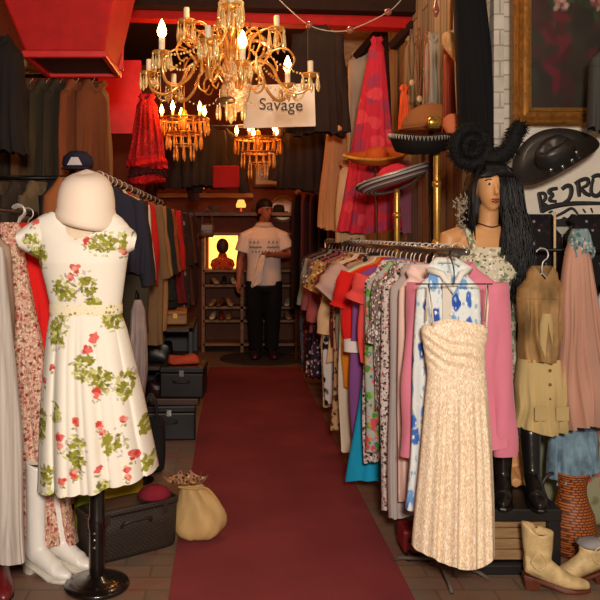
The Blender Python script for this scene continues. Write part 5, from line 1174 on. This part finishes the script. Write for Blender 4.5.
MB().lathe([(.075, 0), (.085, .02), (.078, .06), (.045, .088), (.005, .095)], 28, cap=True).build('crown', cloth('navy_felt', (36, 34, 52), .2), MBcap)
MB().loft([[(math.cos(a)*w, -.06+math.sin(a)*w*.55-dd, z) for a in [2*PI*j/24 for j in range(24)]] for w, z, dd in ((.07, .0, .0), (.078, -.008, .02), (.07, -.014, .02))], True, True).build('visor', MATS['navy_felt'], MBcap)
MB().loft([[(-.04, -.088, .008), (.04, -.088, .008), (0.018, -.084, .05), (-.018, -.084, .05)], [(-.04, -.093, .008), (.04, -.093, .008), (0.018, -.089, .05), (-.018, -.089, .05)]], True, True, smooth=False).build('emblem', plain('emblem_white', (196, 188, 190), .6), MBcap)
struct(MB().box((PX(20, 4.55), 4.75, PZ(178, 4.55)), (.95, .3, .04)).build('trim_7', dark_board, bevel=.004))
# lower dark jackets behind the dress form
GL = 'jackets on the low rail behind the dress form'
Y = 4.3
for px, rgb, lab, cat in ((2, (84, 66, 48), 'dark khaki jacket on the low rail at the frame edge', 'jacket'), (20, (60, 48, 38), 'mottled brown jacket on the low rail behind the black rail', 'jacket'), (38, (112, 92, 66), 'tan grey tweed jacket on the low rail behind the dress form shoulder', 'jacket'), (58, (30, 28, 36), 'blue black jacket on the low rail behind the cream hat', 'jacket')):
    garment('hanging_jacket', lab, cat, (PX(px, Y), Y, PZ(181, Y)), cloth('lj_%d_%d_%d' % rgb, rgb, .3, scale=14), L=.85, sw=.15, bw=.16, d=.028, rz=1.12, sl=(.5, .03, .026, .03), group=GL, fold=.018)
garment('hanging_jacket', 'tan brown suede jacket shoulder showing beside the cream cloche hat', 'jacket', (PX(62, 4.0), 4.05, PZ(176, 4.0)), cloth('suede', (150, 88, 48), .1), L=.8, sw=.11, bw=.13, d=.05, rz=.5, group=GL, neck=.03)
t = thing('clothes_rail', 'low dark clothes rail against the wall behind the dress form', 'clothes rail', (PX(30, Y), Y, 0))
MB().tube([(-.4, 0, PZ(178, Y)), (.3, 0, PZ(178, Y))], .012, 10).build('top_bar', bk, t)
for x_ in (-.4, .3):
    MB().tube([(x_, 0, .02), (x_, 0, PZ(178, Y))], .012, 10).build('upright', bk, t)
    MB().tube([(x_, -.2, .015), (x_, .2, .015)], .012, 10).build('foot', bk, t)

# ============================== left wall, middle tier ======================================
GM = 'garments on the wooden rail along the left wall'
MXX, MZ = -.78, 1.74
t = thing('clothes_rail', 'brown wooden clothes rail running along the left side behind the dress form', 'clothes rail', (MXX, 6.4, 0))
wd = wood('brown_rail', (110, 74, 42), (146, 100, 58), (10, 1, 10))
MB().tube([(0, -1.95, MZ), (0, 2.4, MZ)], .018, 10).build('top_bar', wd, t)
for y_ in (-1.9, .25, 2.35): MB().tube([(-.05, y_, .0), (-.05, y_, MZ)], .02, 10).build('upright', wd, t)
ML = [(4.55, 'hanging_jacket', 'dark navy jacket beside the dress form cap sleeve', (44, 44, 58), .5, .24), (4.72, 'hanging_jacket', 'smoky black jacket next to the dark navy jacket', (40, 34, 34), .62, .24),
      (4.9, 'hanging_dress', 'cream white blouse strip beside the cherry red dress', (210, 190, 166), .58, .25), (5.08, 'hanging_dress', 'cherry red dress on the wooden rail', (186, 28, 26), .60, .265), (5.3, 'hanging_coat', 'olive taupe long coat behind the cherry red dress', (122, 92, 62), 1.02, .28),
      (5.55, 'hanging_coat', 'golden brown long coat next to the olive taupe coat', (150, 106, 62), .98, .28), (5.85, 'hanging_coat', 'dark bottle green coat on the wooden rail', (34, 38, 34), .78, .30), (6.2, 'hanging_jacket', 'burnt orange jacket in the middle of the wooden rail', (146, 68, 32), .32, .30),
      (6.35, 'hanging_jacket', 'black jacket below the burnt orange jacket', (34, 26, 26), .78, .29), (6.6, 'hanging_jacket', 'bright red jacket deep along the wooden rail', (186, 34, 30), .62, .32), (6.9, 'hanging_dress', 'wine red dress behind the bright red jacket', (116, 32, 34), .9, .33),
      (7.2, 'hanging_dress', 'black dress with pale blotches on the wooden rail', (52, 42, 42), .95, .33), (7.6, 'hanging_coat', 'dark chocolate brown coat near the far end of the wooden rail', (62, 38, 30), .95, .34), (8.0, 'hanging_coat', 'sepia brown coat last on the wooden rail', (78, 48, 36), 1.0, .34), (8.4, 'hanging_coat', 'umber black coat at the lit shelf end of the rail', (48, 30, 26), 1.0, .36)]
for Y, nm, lab, rgb, L_, hw in ML:
    m = print_cloth('blotches_dark', rgb, [(52, 42, 42), (150, 130, 124), (52, 42, 42), (40, 32, 32)], 14, .35) if 'blotches' in lab else cloth('ml_%d_%d_%d' % rgb, rgb, .2, scale=6)
    garment(nm, lab, nm.split('_')[1], (MXX+.04, Y, MZ-.06), m, L=L_, sw=hw*.9, bw=hw, d=.042, sl=(.5, .042, .038, .12) if nm != 'hanging_dress' else None, group=GM, rz=rnd.uniform(-.08, .02), fold=.035)
    hanger((MXX, Y, MZ-.05), 'wire hook hanger on the wooden rail along the left side', 'hook hangers on the wooden rail')
tag(body_mesh([(0, .02, .02), (.06, .04, .03), (.2, .05, .04), (.4, .055, .045), (.62, .03, .03), (.72, .02, .02)], .05, 4, seed=7, hem=.02, fold0=.6).build('hanging_scarf', cloth('lavender_ruffle', (150, 132, 128), .25, scale=30), loc=(PX(138, 4.35), 4.35, PZ(300, 4.35))), 'pale lavender frilly scarf dangling beside the floral skirt', 'scarf')
ss = thing('scarf_stand', 'thin black floor stand carrying the pale lavender frilly scarf', 'stand', (PX(138, 4.43), 4.43, 0))
MB().tube([(0, 0, .02), (0, 0, PZ(298, 4.35)+.02), (0, -.05, PZ(298, 4.35)+.035), (0, -.08, PZ(298, 4.35))], .007, 8).build('pole', bk, ss)
MB().lathe([(.0, 0), (.09, 0), (.09, .01), (.02, .022), (.007, .03)], 24).build('base', bk, ss)
garment('hanging_trousers', 'dark olive trousers hanging under the navy jacket by the dress form', 'trousers', (PX(128, 4.7), 4.66, PZ(262, 4.7)), cloth('dark_olive', (66, 58, 44), .2), L=.42, sw=.13, bw=.13, d=.05, kind='trousers', group=GM)
struct(MB().box((PX(192, 8.9)-.1, 9.0, PZ(196, 9)), (1.6, .22, .05)).build('trim_8', wood('shelf_wood', (120, 74, 44), (156, 104, 62), (1, 10, 10)), bevel=.004))
# ---- shelf of bags ---------------------------------------------------------------------------
def bag_shelf():
    Y0 = 5.75
    t = thing('low_shelf', 'low black shelf unit holding handbags beside the far carpet', 'shelf', (-.72, 6.2, 0)); k = plain('black_paint', (22, 18, 17), .5)
    for z in (.10, .40, .685): MB().box((0, 0, z), (.84, .8, .03)).build('shelf_board', wood('dark_shelf', (44, 28, 20), (66, 42, 28), (2, 10, 10)), t, bevel=.003)
    for sx in (-1, 1):
        for sy in (-1, 1): MB().box((sx*.405, sy*.385, .35), (.03, .03, .70)).build('leg', k, t, bevel=.003)
    MB().box((0, .39, .4), (.84, .02, .6)).build('back_panel', k, t)
    c = thing('suitcase', 'flat tan suitcase lying on top of the low black shelf', 'suitcase', (-.62, 6.1, .702), .06)
    tn = plain('tan_case', (146, 98, 46), .55, var=.2)
    MB().box((0, 0, .045), (.52, .36, .075)).build('body', tn, c, bevel=.012); MB().box((0, 0, .095), (.52, .36, .03)).build('lid', tn, c, bevel=.01)
    for sx in (-.17, .17): MB().box((sx, -.183, .075), (.03, .008, .035)).build('latch', plain('brass', (226, 186, 90), .2, .8), c)
    MB().tube(spline([(-.06, -.18, .05), (-.05, -.215, .05), (.05, -.215, .05), (.06, -.18, .05)], 10), .008, 8).build('handle', plain('dark_cane', (46, 32, 22), .5), c)
    soft_bag('shoe_bag', 'black dark bundle of shoes on the tan suitcase', (-.58, 6.1, .815), .3, .22, .12, .1, cloth('black_canvas', (28, 25, 25), .2), 31)
    bl2 = plain('black_handbag_leather', (17, 14, 14), .4); hd = plain('black_rubber', (20, 18, 18), .6)
    def hb(x, y, z, w, d, h, lab, mat=bl2, sd=1, rz=0):
        b = soft_bag('handbag', lab, (x, y, z), w, d, h, rz, mat, sd, 'handbag', hd, .25)
        MB().box((0, -d*.48, h*.62), (.035, .012, .03)).build('clasp', plain('silver_concho', (206, 202, 196), .25, .9), b)
    hb(-.88, 6.0, .416, .26, .16, .15, 'black leather handbag inside the shelf at the wall end', sd=1)
    hb(-.58, 5.98, .416, .24, .16, .16, 'black leather handbag inside the shelf at the aisle end', sd=2)
    hb(-.86, 6.0, .116, .28, .18, .17, 'dark brown handbag on the bottom shelf board', plain('dark_brown_leather', (56, 34, 26), .35, coat=.1), 3)
    hb(-.55, 6.0, .116, .24, .18, .16, 'wine black handbag on the bottom shelf board near the aisle', plain('wine_black', (48, 22, 24), .35, coat=.1), 6)
    # floor stack in front
    def case(x, y, z, w, d, h, lab, rz, mat=bl2):
        b = thing('vanity_case', lab, 'case', (x, y, z), rz)
        MB().box((0, 0, h*.4), (w, d, h*.8)).build('body', mat, b, bevel=.012); MB().box((0, 0, h*.9), (w+.004, d+.004, h*.2)).build('lid', mat, b, bevel=.01)
        MB().tube(spline([(-.05, -d/2+.003, h*.55), (-.045, -d/2-.035, h*.55), (.045, -d/2-.035, h*.55), (.05, -d/2+.003, h*.55)], 10), .007, 8).build('handle', hd, b)
        MB().box((0, -d/2-.004, h*.8), (.03, .008, .04)).build('latch', plain('silver_concho', (206, 202, 196), .25, .9), b)
    case(-.44, 5.42, 0, .36, .28, .235, 'black vanity case on the floor at the bottom of the stack', .05)
    case(-.34, 5.42, .29, .30, .30, .21, 'black boxy case at the top of the stack beside the carpet', -.05)
    tag(MB().box((0, 0, 0), (.34, .3, .05)).build('flat_case', plain('brown_vinyl', (62, 34, 26), .45), loc=(-.40, 5.42, .2625), bevel=.01), 'flat brown case between the two black cases of the stack', 'case')
    hb(-.70, 5.45, 0, .2, .2, .28, 'tall black glossy handbag on the floor next to the stacked cases', sd=8)
    hb(-.62, 5.42, .30, .2, .24, .17, 'small round black handbag propped beside the boxy case', sd=9) if False else None
    soft_bag('clutch_bag', 'coral red clutch bag lying on top of the boxy black case', (-.34, 5.4, .503), .22, .12, .055, .2, cloth('coral_clutch', (170, 66, 46), .2), 5, 'bag')
    soft_bag('tote_bag', 'tall black tote bag on the floor behind the floral skirt hem', (PX(150, 4.55), 4.6, 0), .17, .14, .32, .1, cloth('black_canvas', (28, 25, 25), .2), 22, handle=hd)
    tag(MB().lathe([(.11, 0), (.14, .01), (.15, .1), (.155, .13), (.145, .14), (.0, .14)], 32, cap=True).build('hat_box', plain('dark_hatbox', (36, 28, 28), .5), loc=(-.97, 5.4, 0)), 'round dark hat box on the floor by the tall glossy handbag', 'box')
bag_shelf()

# ============================== the back of the shop =========================================
def back():
    wd = wood('back_shelf_wood', (112, 72, 44), (150, 100, 62), (2, 10, 10))
    t = thing('display_shelf', 'tall wooden display shelf with a glowing cubby behind the man', 'shelf', (.12, 9.4, 0))
    x0, x1 = PX(203, 9.2)-.12, PX(303, 9.2)-.12
    zs = [.09, PZ(335, 9.2)+.16, PZ(308, 9.2), PZ(286, 9.2), PZ(271, 9.2), PZ(234, 9.2)]
    for z in zs: MB().box(((x0+x1)/2, 0, z), (x1-x0, .34, .03)).build('shelf_board', wd, t)
    for x_ in (x0, PX(242, 9.2)-.12, x1): MB().box((x_, 0, .69), (.035, .34, 1.38)).build('upright', wd, t)
    MB().box(((x0+x1)/2, .175, .69), (x1-x0, .015, 1.36)).build('back_panel', plain('shelf_back', (96, 54, 36), .8), t)
    gx0, gx1 = PX(208, 9.2)-.12, PX(238, 9.2)-.12
    MB().box(((gx0+gx1)/2, .15, (zs[4]+zs[5])/2), (gx1-gx0, .02, zs[5]-zs[4]-.04)).build('light_panel', emit('cubby_glow', (255, 176, 72), 3.2), t)
    b = thing('wig_bust', 'dark round haired bust silhouetted in the glowing cubby', 'bust', (PX(222.5, 9.3), 9.33, zs[4]+.016))
    dk = plain('bust_dark', (60, 26, 16), .6)
    MB().loft([ellring((0, 0, z), w, d, 24) for z, w, d in ((0, .12, .06), (.05, .15, .07), (.11, .13, .06), (.145, .06, .04), (.19, .045, .04))], True, True).build('shoulders', print_cloth('glow_print', (196, 70, 30), [(226, 120, 40), (150, 40, 26)], 18, .4), b)
    MB().ball((0, -.01, .275), (.075, .075, .095), 20, 14).build('head', dk, b)
    # shoes on the shelf boards
    q = random.Random(3)
    cols = [((176, 140, 100), 'tan'), ((40, 30, 28), 'black'), ((200, 186, 160), 'cream'), ((110, 40, 34), 'wine'), ((150, 110, 70), 'camel'), ((90, 60, 44), 'brown')]
    where = {1: 'lowest open board', 2: 'middle board', 3: 'upper board'}
    for zi, zn in where.items():
        for k, px in enumerate((213, 221, 229, 249, 288) if zi != 3 else (214, 224, 233)):
            cc, cn = cols[(k+zi*2) % 6]
            s = thing('shoe', '%s shoe on the %s of the display shelf, %s' % (cn, zn, ('by the outer upright', 'second from the outer upright', 'third from the outer upright', 'just behind the man', 'past the man')[k]), 'shoe', (PX(px, 9.2), 9.3, zs[zi]+.016), -PI/2+q.uniform(-.3, .3), 'shoes on the display shelf')
            m = plain('shoe_'+cn, cc, .35)
            MB().loft([[(x_, w*math.cos(a), c_+h*math.sin(a)) for a in [2*PI*j/14 for j in range(14)]] for x_, c_, w, h in ((-.1, .055, .02, .035), (-.07, .055, .03, .04), (0, .045, .03, .03), (.06, .03, .036, .024), (.11, .022, .034, .018), (.14, .016, .012, .012))], True, True).build('upper', m, s)
            MB().box((-.08, 0, .012), (.05, .045, .024)).build('heel', plain('black_rubber', (20, 18, 18), .6), s)
            MB().loft([[(x_, w*sg, z) for x_, w in ((-.1, .022), (0, .03), (.08, .038), (.14, .012)) for sg in (1,)]+[(x_, -w, z) for x_, w in ((.14, .012), (.08, .038), (0, .03), (-.1, .022))] for z in (.004, .012)], True, True, smooth=False).build('sole', MATS['black_rubber'], s)
    # framed print above
    def print_(U):
        r = random.Random(9); col = np.tile(np.array(lin((190, 160, 130))[:3]), (len(U), 1)); inn = (abs(U[:, 0]-.5) < .36) & (abs(U[:, 1]-.5) < .34); col[inn] = lin((150, 130, 130))[:3]
        for i in range(40):
            x, y = r.uniform(.18, .82), r.uniform(.2, .8); k = inn & (((U[:, 0]-x)/.08)**2+((U[:, 1]-y)/.05)**2 < 1); col[k] = lin(r.choice([(120, 110, 130), (176, 150, 130), (100, 84, 90), (190, 176, 160)]))[:3]
        return col
    picture('framed_print', 'small framed pale print on the back wall above the man', 253, 158, 291, 187, 9.62, .035, wood('print_frame', (120, 84, 50), (150, 110, 66)), print_, depth=.03)
    t = thing('round_mirror', 'round tan mirror on the back wall beside the man head', 'mirror', P(283, 209, 9.66))
    MB().loft([[(r_*math.cos(a), y_, r_*math.sin(a)) for a in [2*PI*j/40 for j in range(40)]] for r_, y_ in ((.17, .02), (.17, -.02), (.14, -.025), (.135, -.008))]).build('mirror_frame', wd, t)
    MB().loft([[(r_*math.cos(a), -.006, r_*math.sin(a)) for a in [2*PI*j/40 for j in range(40)]] for r_ in (.136, .002)], False, True).build('glass', plain('old_mirror', (150, 104, 74), .3, .3), t)
    for px, Yl, zl, lab in ((241, 9.36, PZ(214, 9.3)+.021, 'small glowing amber lamp on the long back shelf beside the man head'), (202, 8.95, PZ(196, 9)+.026, 'tiny glowing lamp on the end of the wooden wall shelf')):
        l = thing('table_lamp', lab, 'lamp', (PX(px, Yl), Yl, zl))
        MB().lathe([(.04, 0), (.04, .01), (.012, .02), (.012, .06)], 14, cap=True).build('base', plain('dark_brass', (120, 96, 70), .3, .7), l)
        MB().lathe([(.055, .06), (.06, .09), (.035, .15), (.0, .15)], 18).build('lamp_shade', emit('lamp_shade_amber', (255, 150, 70), 2.2), l)
    struct(MB().box((.3, 9.45, PZ(214, 9.3)), (1.9, .35, .04)).build('trim_9', wd))
    for k, (px, rgb, lab) in enumerate(((214, (120, 84, 60), 'brown felt hat on the long back shelf by the outer end'), (257, (90, 60, 46), 'dark brown hat on the long back shelf just past the amber lamp'), (279, (46, 34, 32), 'black hat on the long back shelf behind the man head'))):
        h = thing('felt_hat', lab, 'hat', (PX(px, 9.35), 9.4, PZ(214, 9.3)+.021), group='hats on the long back shelf')
        m = cloth('bh%d' % k, rgb, .2)
        MB().lathe([(.07, 0), (.07, .05), (.058, .085), (.018, .095)], 24, cap=True).build('crown', m, h); MB().lathe([(.069, 0), (.105, .0), (.115, .012), (.105, .008), (.069, .008)], 28).build('brim', m, h)
    for k, (px, rgb, lab) in enumerate(((158, (70, 44, 36), 'brown leather satchel hanging under the wooden wall shelf, nearest the left wall'), (175, (120, 40, 36), 'dull red satchel hanging under the wooden wall shelf'), (191, (40, 30, 30), 'black satchel hanging under the wooden wall shelf next to the dull red one'), (207, (104, 72, 50), 'tan satchel hanging under the wooden wall shelf over the lit cubby'))):
        b = thing('hanging_satchel', lab, 'bag', (PX(px, 8.95), 8.95, PZ(226, 8.95)), group='satchels under the wooden wall shelf')
        m = plain('satchel%d' % k, rgb, .4)
        MB().loft([ellring((0, 0, z), w, d, 24, .5) for z, w, d in ((-.13, .07, .03), (-.1, .085, .045), (0, .08, .04), (.03, .06, .02))], True, True).build('body', m, b)
        MB().box((0, -.042, -.02), (.13, .012, .07)).build('flap', m, b, bevel=.004)
        MB().tube(spline([(-.06, 0, .01), (-.05, 0, .12), (0, 0, .2), (.05, 0, .12), (.06, 0, .01)], 14), .006, 6).build('strap', m, b)
    # dark clothing at the far right
    G = 'dark clothes hung in the far corner beside the man'
    for k, (px, rgb, lab) in enumerate(((297, (40, 24, 24), 'black coat in the far corner nearest the man'), (306, (84, 40, 42), 'dull wine coat in the far corner'), (314, (58, 30, 28), 'dark maroon coat in the far corner by the plank wall'), (323, (34, 24, 24), 'soft black jacket in the far corner behind the long rail'), (332, (96, 50, 44), 'russet jacket in the far corner against the plank wall'))):
        garment('hanging_coat', lab, 'coat', (PX(px, 8.6), 8.6, PZ(194, 8.6)), cloth('fc%d' % k, rgb, .2), L=1.25, sw=.13, bw=.14, d=.026, group=G, rz=1.1, fold=.008)
    t = thing('clothes_rail', 'short wooden rail in the far corner holding dark coats', 'clothes rail', (.95, 8.6, 0))
    MB().tube([(-.25, 0, PZ(191, 8.6)), (.38, 0, PZ(191, 8.6))], .018, 10).build('top_bar', wd, t)
    MB().tube([(-.25, 0, 0), (-.25, 0, PZ(191, 8.6))], .018, 10).build('upright', wd, t)
    MB().tube([(.38, 0, 0), (.38, 0, PZ(191, 8.6))], .018, 10).build('upright', wd, t)
back()

# ============================== the man ======================================================
def man():
    Y = 8.75; cx = PX(264, Y)
    t = thing('person', 'man in a printed white polo shirt and black trousers looking aside, holding a white cloth', 'person', (cx, Y, .012))
    sk = plain('man_skin', (150, 84, 62), .55, var=.06)
    def q(px, py, dy=0): return Vector((PX(px, Y)-cx, dy, PZ(py, Y)-.012))
    mb = MB()
    mb.loft([ellring((0, dy, z), w, d, 28) for z, w, d, dy in ((.80, .165, .11, 0), (.90, .17, .115, 0), (1.0, .16, .11, 0), (1.1, .155, .105, 0), (1.22, .175, .115, 0), (1.34, .178, .108, 0), (1.41, .15, .085, .01), (1.46, .10, .06, .015), (1.5, .06, .05, .015))], True, True)
    mb.tube([(0, .02, 1.46), (.004, .008, 1.53), (.008, -.005, 1.58)], [.062, .056, .055], 16)
    # head turned toward his left (viewer's right), looking down a little
    hd = Matrix.Translation((.012, -.01, 1.64)) @ Euler((.12, 0, .55)).to_matrix().to_4x4()
    mb.ball((0, .012, .035), (.074, .092, .095), 24, 16, M=hd)
    mb.loft([ellring((0, dy, q_), w, d, 20) for q_, w, d, dy in ((.06, .066, .064, -.03), (.02, .066, .064, -.032), (-.02, .062, .064, -.03), (-.06, .052, .056, -.03), (-.09, .036, .042, -.036), (-.105, .02, .024, -.042))], True, True, M=hd)
    mb.tube([(0, -.092, .03), (0, -.108, .0), (0, -.118, -.016), (0, -.098, -.026)], [.008, .011, .015, .01], 10, M=hd)
    mb.tube([(-.02, -.088, -.048), (0, -.096, -.046), (.02, -.088, -.048)], [.004, .008, .004], 8, M=hd)
    for s in (-1, 1): mb.ball((s*.074, .012, .0), (.010, .022, .032), 12, 8, M=hd)
    # arms
    sl, el, wl_ = Vector((-.205, .0, 1.355)), Vector((-.27, .02, 1.10)), Vector((-.285, -.06, .86))
    mb.tube([(-.11, .01, 1.38), sl, (sl+el)/2, el, (el*.6+wl_*.4), wl_], [.05, .056, .052, .042, .042, .028], 16)
    sr, er, wr = Vector((.205, .0, 1.355)), Vector((.285, -.02, 1.15)), Vector((.08, -.19, 1.16))
    mb.tube([(.11, .01, 1.38), sr, (sr+er)/2, er, er*.6+wr*.4, wr], [.05, .056, .052, .045, .042, .028], 16)
    def hand(w, d, up, s, curl=.03):
        w = Vector(w); d = Vector(d).normalized(); up = Vector(up).normalized(); side = d.cross(up)
        mb.tube([w, w+d*.05, w+d*.09], [.026, .036, .032], 12, ell=1)
        for k, (o, ln) in enumerate(((-.028, .062), (-.010, .075), (.010, .07), (.028, .055))):
            b = w+d*.085+side*o; mb.tube([b, b+d*ln*.5+up*curl*.4, b+d*ln*.75+up*curl*1.2], [.0105, .010, .008], 8)
        b = w+d*.025+side*.03*s; mb.tube([b, b+side*.025*s+d*.03+up*.01, b+side*.02*s+d*.055+up*.03], [.014, .012, .009], 8)
    hand(wl_, (-.05, -.1, -1), (.7, -.6, 0), 1); hand(wr, (-1, -.12, .05), (0, -.6, -.7), 1, .035)
    for s in (-1, 1):
        mb.tube([(s*.085, 0, .86), (s*.095, -.005, .66), (s*.095, .0, .47), (s*.09, .02, .3), (s*.085, .03, .09)], [.095, .085, .062, .056, .04], 16)
        mb.tube([(s*.085, .05, .05), (s*.09, -.04, .045), (s*.1, -.14, .035)], [.036, .04, .028], 12)
    mb.organic('body', sk, t, .008, 4)
    ey = plain('eye_dark', (26, 18, 16), .4)
    for s in (-1, 1):
        MB().ball((s*.03, -.088, .02), (.012, .007, .006), 12, 8, M=hd).build('eye', ey, t)
        MB().tube([(s*.012, -.093, .036), (s*.03, -.094, .042), (s*.05, -.082, .036)], .005, 6, M=hd).build('eyebrow', ey, t)
    hr = MB()
    hr.loft([[(w*math.cos(a)*(1+.04*math.sin(7*a+z*60)), .022+.004*math.sin(9*a+z*90)+d*math.sin(a)*(1 if math.sin(a) > 0 else fr), z) for a in [2*PI*j/28 for j in range(28)]] for z, w, d, fr in ((.146, .006, .008, 1.2), (.142, .028, .036, 1.2), (.13, .05, .064, 1.2), (.108, .07, .088, 1.15), (.085, .08, .1, 1.08), (.062, .086, .105, 1.06), (.05, .085, .104, .9), (.03, .085, .1, .3), (-.01, .081, .098, .2), (-.05, .068, .085, .1))], True, True, M=hd)
    hr.build('hair', cloth('man_hair', (24, 17, 15), .3, .6), t)
    # shirt
    tee = MB()
    tee.loft([ellring((0, dy, z), w, d, 32) for z, w, d, dy in ((.815, .195, .14, 0), (.90, .198, .142, 0), (1.0, .19, .136, 0), (1.1, .188, .132, 0), (1.22, .205, .138, 0), (1.34, .21, .136, 0), (1.41, .185, .108, .01), (1.465, .125, .08, .015), (1.495, .085, .07, .012))], True, True)
    for s in (-1, 1):
        e = el if s < 0 else er; b = sl if s < 0 else sr
        tee.tube([(s*.11, .01, 1.40), b+Vector((s*.0, 0, .0)), b*.35+e*.65], [.066, .078, .086], 18)
    white = print_cloth('polo_white', (226, 208, 196), [(226, 208, 196)], 10, .1)
    tee.organic('shirt', white, t, .009, 5)
    MB().loft([ellring((0, dy, z), w, d, 28) for z, w, d, dy in ((1.47, .115, .09, .006), (1.50, .095, .085, .006), (1.525, .078, .072, .008), (1.50, .09, .082, .006))]).build('collar', cloth('polo_collar', (196, 172, 158), .05), t)
    pm = cloth('polo_print', (104, 70, 66), .3, scale=40)
    r = random.Random(3)
    for rowz, nn, x0, x1 in ((1.30, 3, -.155, -.07), (1.30, 3, .05, .14), (1.245, 6, -.155, -.04), (1.245, 6, .04, .155), (1.195, 8, -.13, .12)):
        for k in range(nn):
            x_ = lerp(x0, x1, k/(nn-1)); yf = -.142*math.sqrt(max(.05, 1-(x_/.225)**2))-.004
            MB().tube([(x_-.008, yf, rowz-.012+r.uniform(-.006, .006)), (x_, yf-.002, rowz+.012), (x_+.008, yf, rowz-.01)], .0045, 5).build('print_mark', pm, t)
    # trousers
    tr = MB()
    tr.loft([ellring((0, 0, z), w, d, 28) for z, w, d in ((.74, .19, .13), (.80, .192, .132), (.86, .186, .128), (.92, .178, .122))], True, True)
    for s in (-1, 1): tr.tube([(s*.088, 0, .86), (s*.098, -.005, .66), (s*.098, .002, .47), (s*.092, .02, .3), (s*.088, .03, .10)], [.115, .108, .09, .084, .074], 20)
    tr.organic('trousers', cloth('black_denim', (16, 14, 15), .3), t, .010, 4)
    MB().lathe([(.181, .0), (.183, .02), (.181, .04)], 32, (0, 0, .0), M=Matrix.Translation((0, 0, .80)) @ Matrix.Diagonal((1.06, .74, 1, 1))).build('belt', plain('black_rubber', (20, 18, 18), .6), t)
    for s in (-1, 1):
        MB().loft([[(s*.09+s*.02*k/5+w*math.cos(a), yy, c_+h*math.sin(a)) for a in [2*PI*j/16 for j in range(16)]] for k, (yy, c_, w, h) in enumerate(((.085, .05, .034, .045), (.04, .055, .045, .05), (-.04, .048, .05, .043), (-.12, .04, .052, .036), (-.17, .034, .045, .028), (-.2, .028, .02, .018)))], True, True).build('shoe', plain('dark_shoe', (46, 24, 20), .4), t)
    hcl = wr+Vector((-.06, -.02, 0))
    body_mesh([(0, .02, .02), (.03, .034, .03), (.15, .045, .03), (.30, .055, .02), (.34, .05, .015)], .03, 4, seed=9, hem=.02, fold0=.6, lean=-.05).build('cloth_strip', cloth('white_strip', (226, 206, 190), .06))
    o = [x for x in C.objects if x.name.startswith('cloth_strip')][0]; o.location = Vector((cx, Y, .012))+hcl+Vector((-.04, -.035, .0)); o.rotation_euler = (0, .1, .2)
    o.name = 'cloth_strip'; tag(o, 'white cloth strip dangling from the man hand', 'cloth')
man()

# ============================== light ========================================================
def area(name, loc, target, size, power, rgb, shape='DISK', sy=None):
    d = bpy.data.lights.new(name, 'AREA'); d.energy = power; d.size = size; d.color = lin(rgb)[:3]; d.shape = shape
    if sy: d.shape = 'RECTANGLE'; d.size_y = sy
    o = bpy.data.objects.new(name, d); C.objects.link(o); o.location = loc
    o.rotation_euler = (Vector(target)-Vector(loc)).to_track_quat('-Z', 'Y').to_euler(); return o
def point(name, loc, power, rgb, r=.05):
    d = bpy.data.lights.new(name, 'POINT'); d.energy = power; d.color = lin(rgb)[:3]; d.shadow_soft_size = r
    o = bpy.data.objects.new(name, d); C.objects.link(o); o.location = loc; return o
area('entrance_light', (.12, -.7, 1.95), (.15, 3.6, .95), .35, 150, (255, 242, 228))
point('chandelier_light', P(231, 62, 3.95)+Vector((0, -.0, .32)), 12, (255, 176, 96), .12)
point('chandelier_glow', P(231, 62, 3.95)+Vector((0, -.25, -.42)), 5, (255, 176, 96), .12)
point('amber_light', P(184, 96, 6.3)+Vector((0, -.25, 0)), 14, (255, 150, 70), .1)
point('amber_light', P(258, 108, 7.0), 12, (255, 150, 70), .1)
point('upper_fill', (.45, 4.7, 3.15), 34, (255, 214, 168), .15)  # fill added above the view to lift beam, planks and hats; no fixture
point('corner_fill', (1.35, 2.5, 2.95), 16, (255, 222, 180), .15)  # added fill for the painting corner, stands for no shop lamp
point('back_fill', (.1, 7.7, 2.5), 34, (255, 160, 90), .15)  # warm fill added to brighten the man and the back of the shop
w = bpy.data.worlds.new('dim_shop_air'); SC.world = w; w.use_nodes = True
w.node_tree.nodes['Background'].inputs[0].default_value = lin((255, 200, 150)); w.node_tree.nodes['Background'].inputs[1].default_value = .085
SC.cycles.use_denoising = True
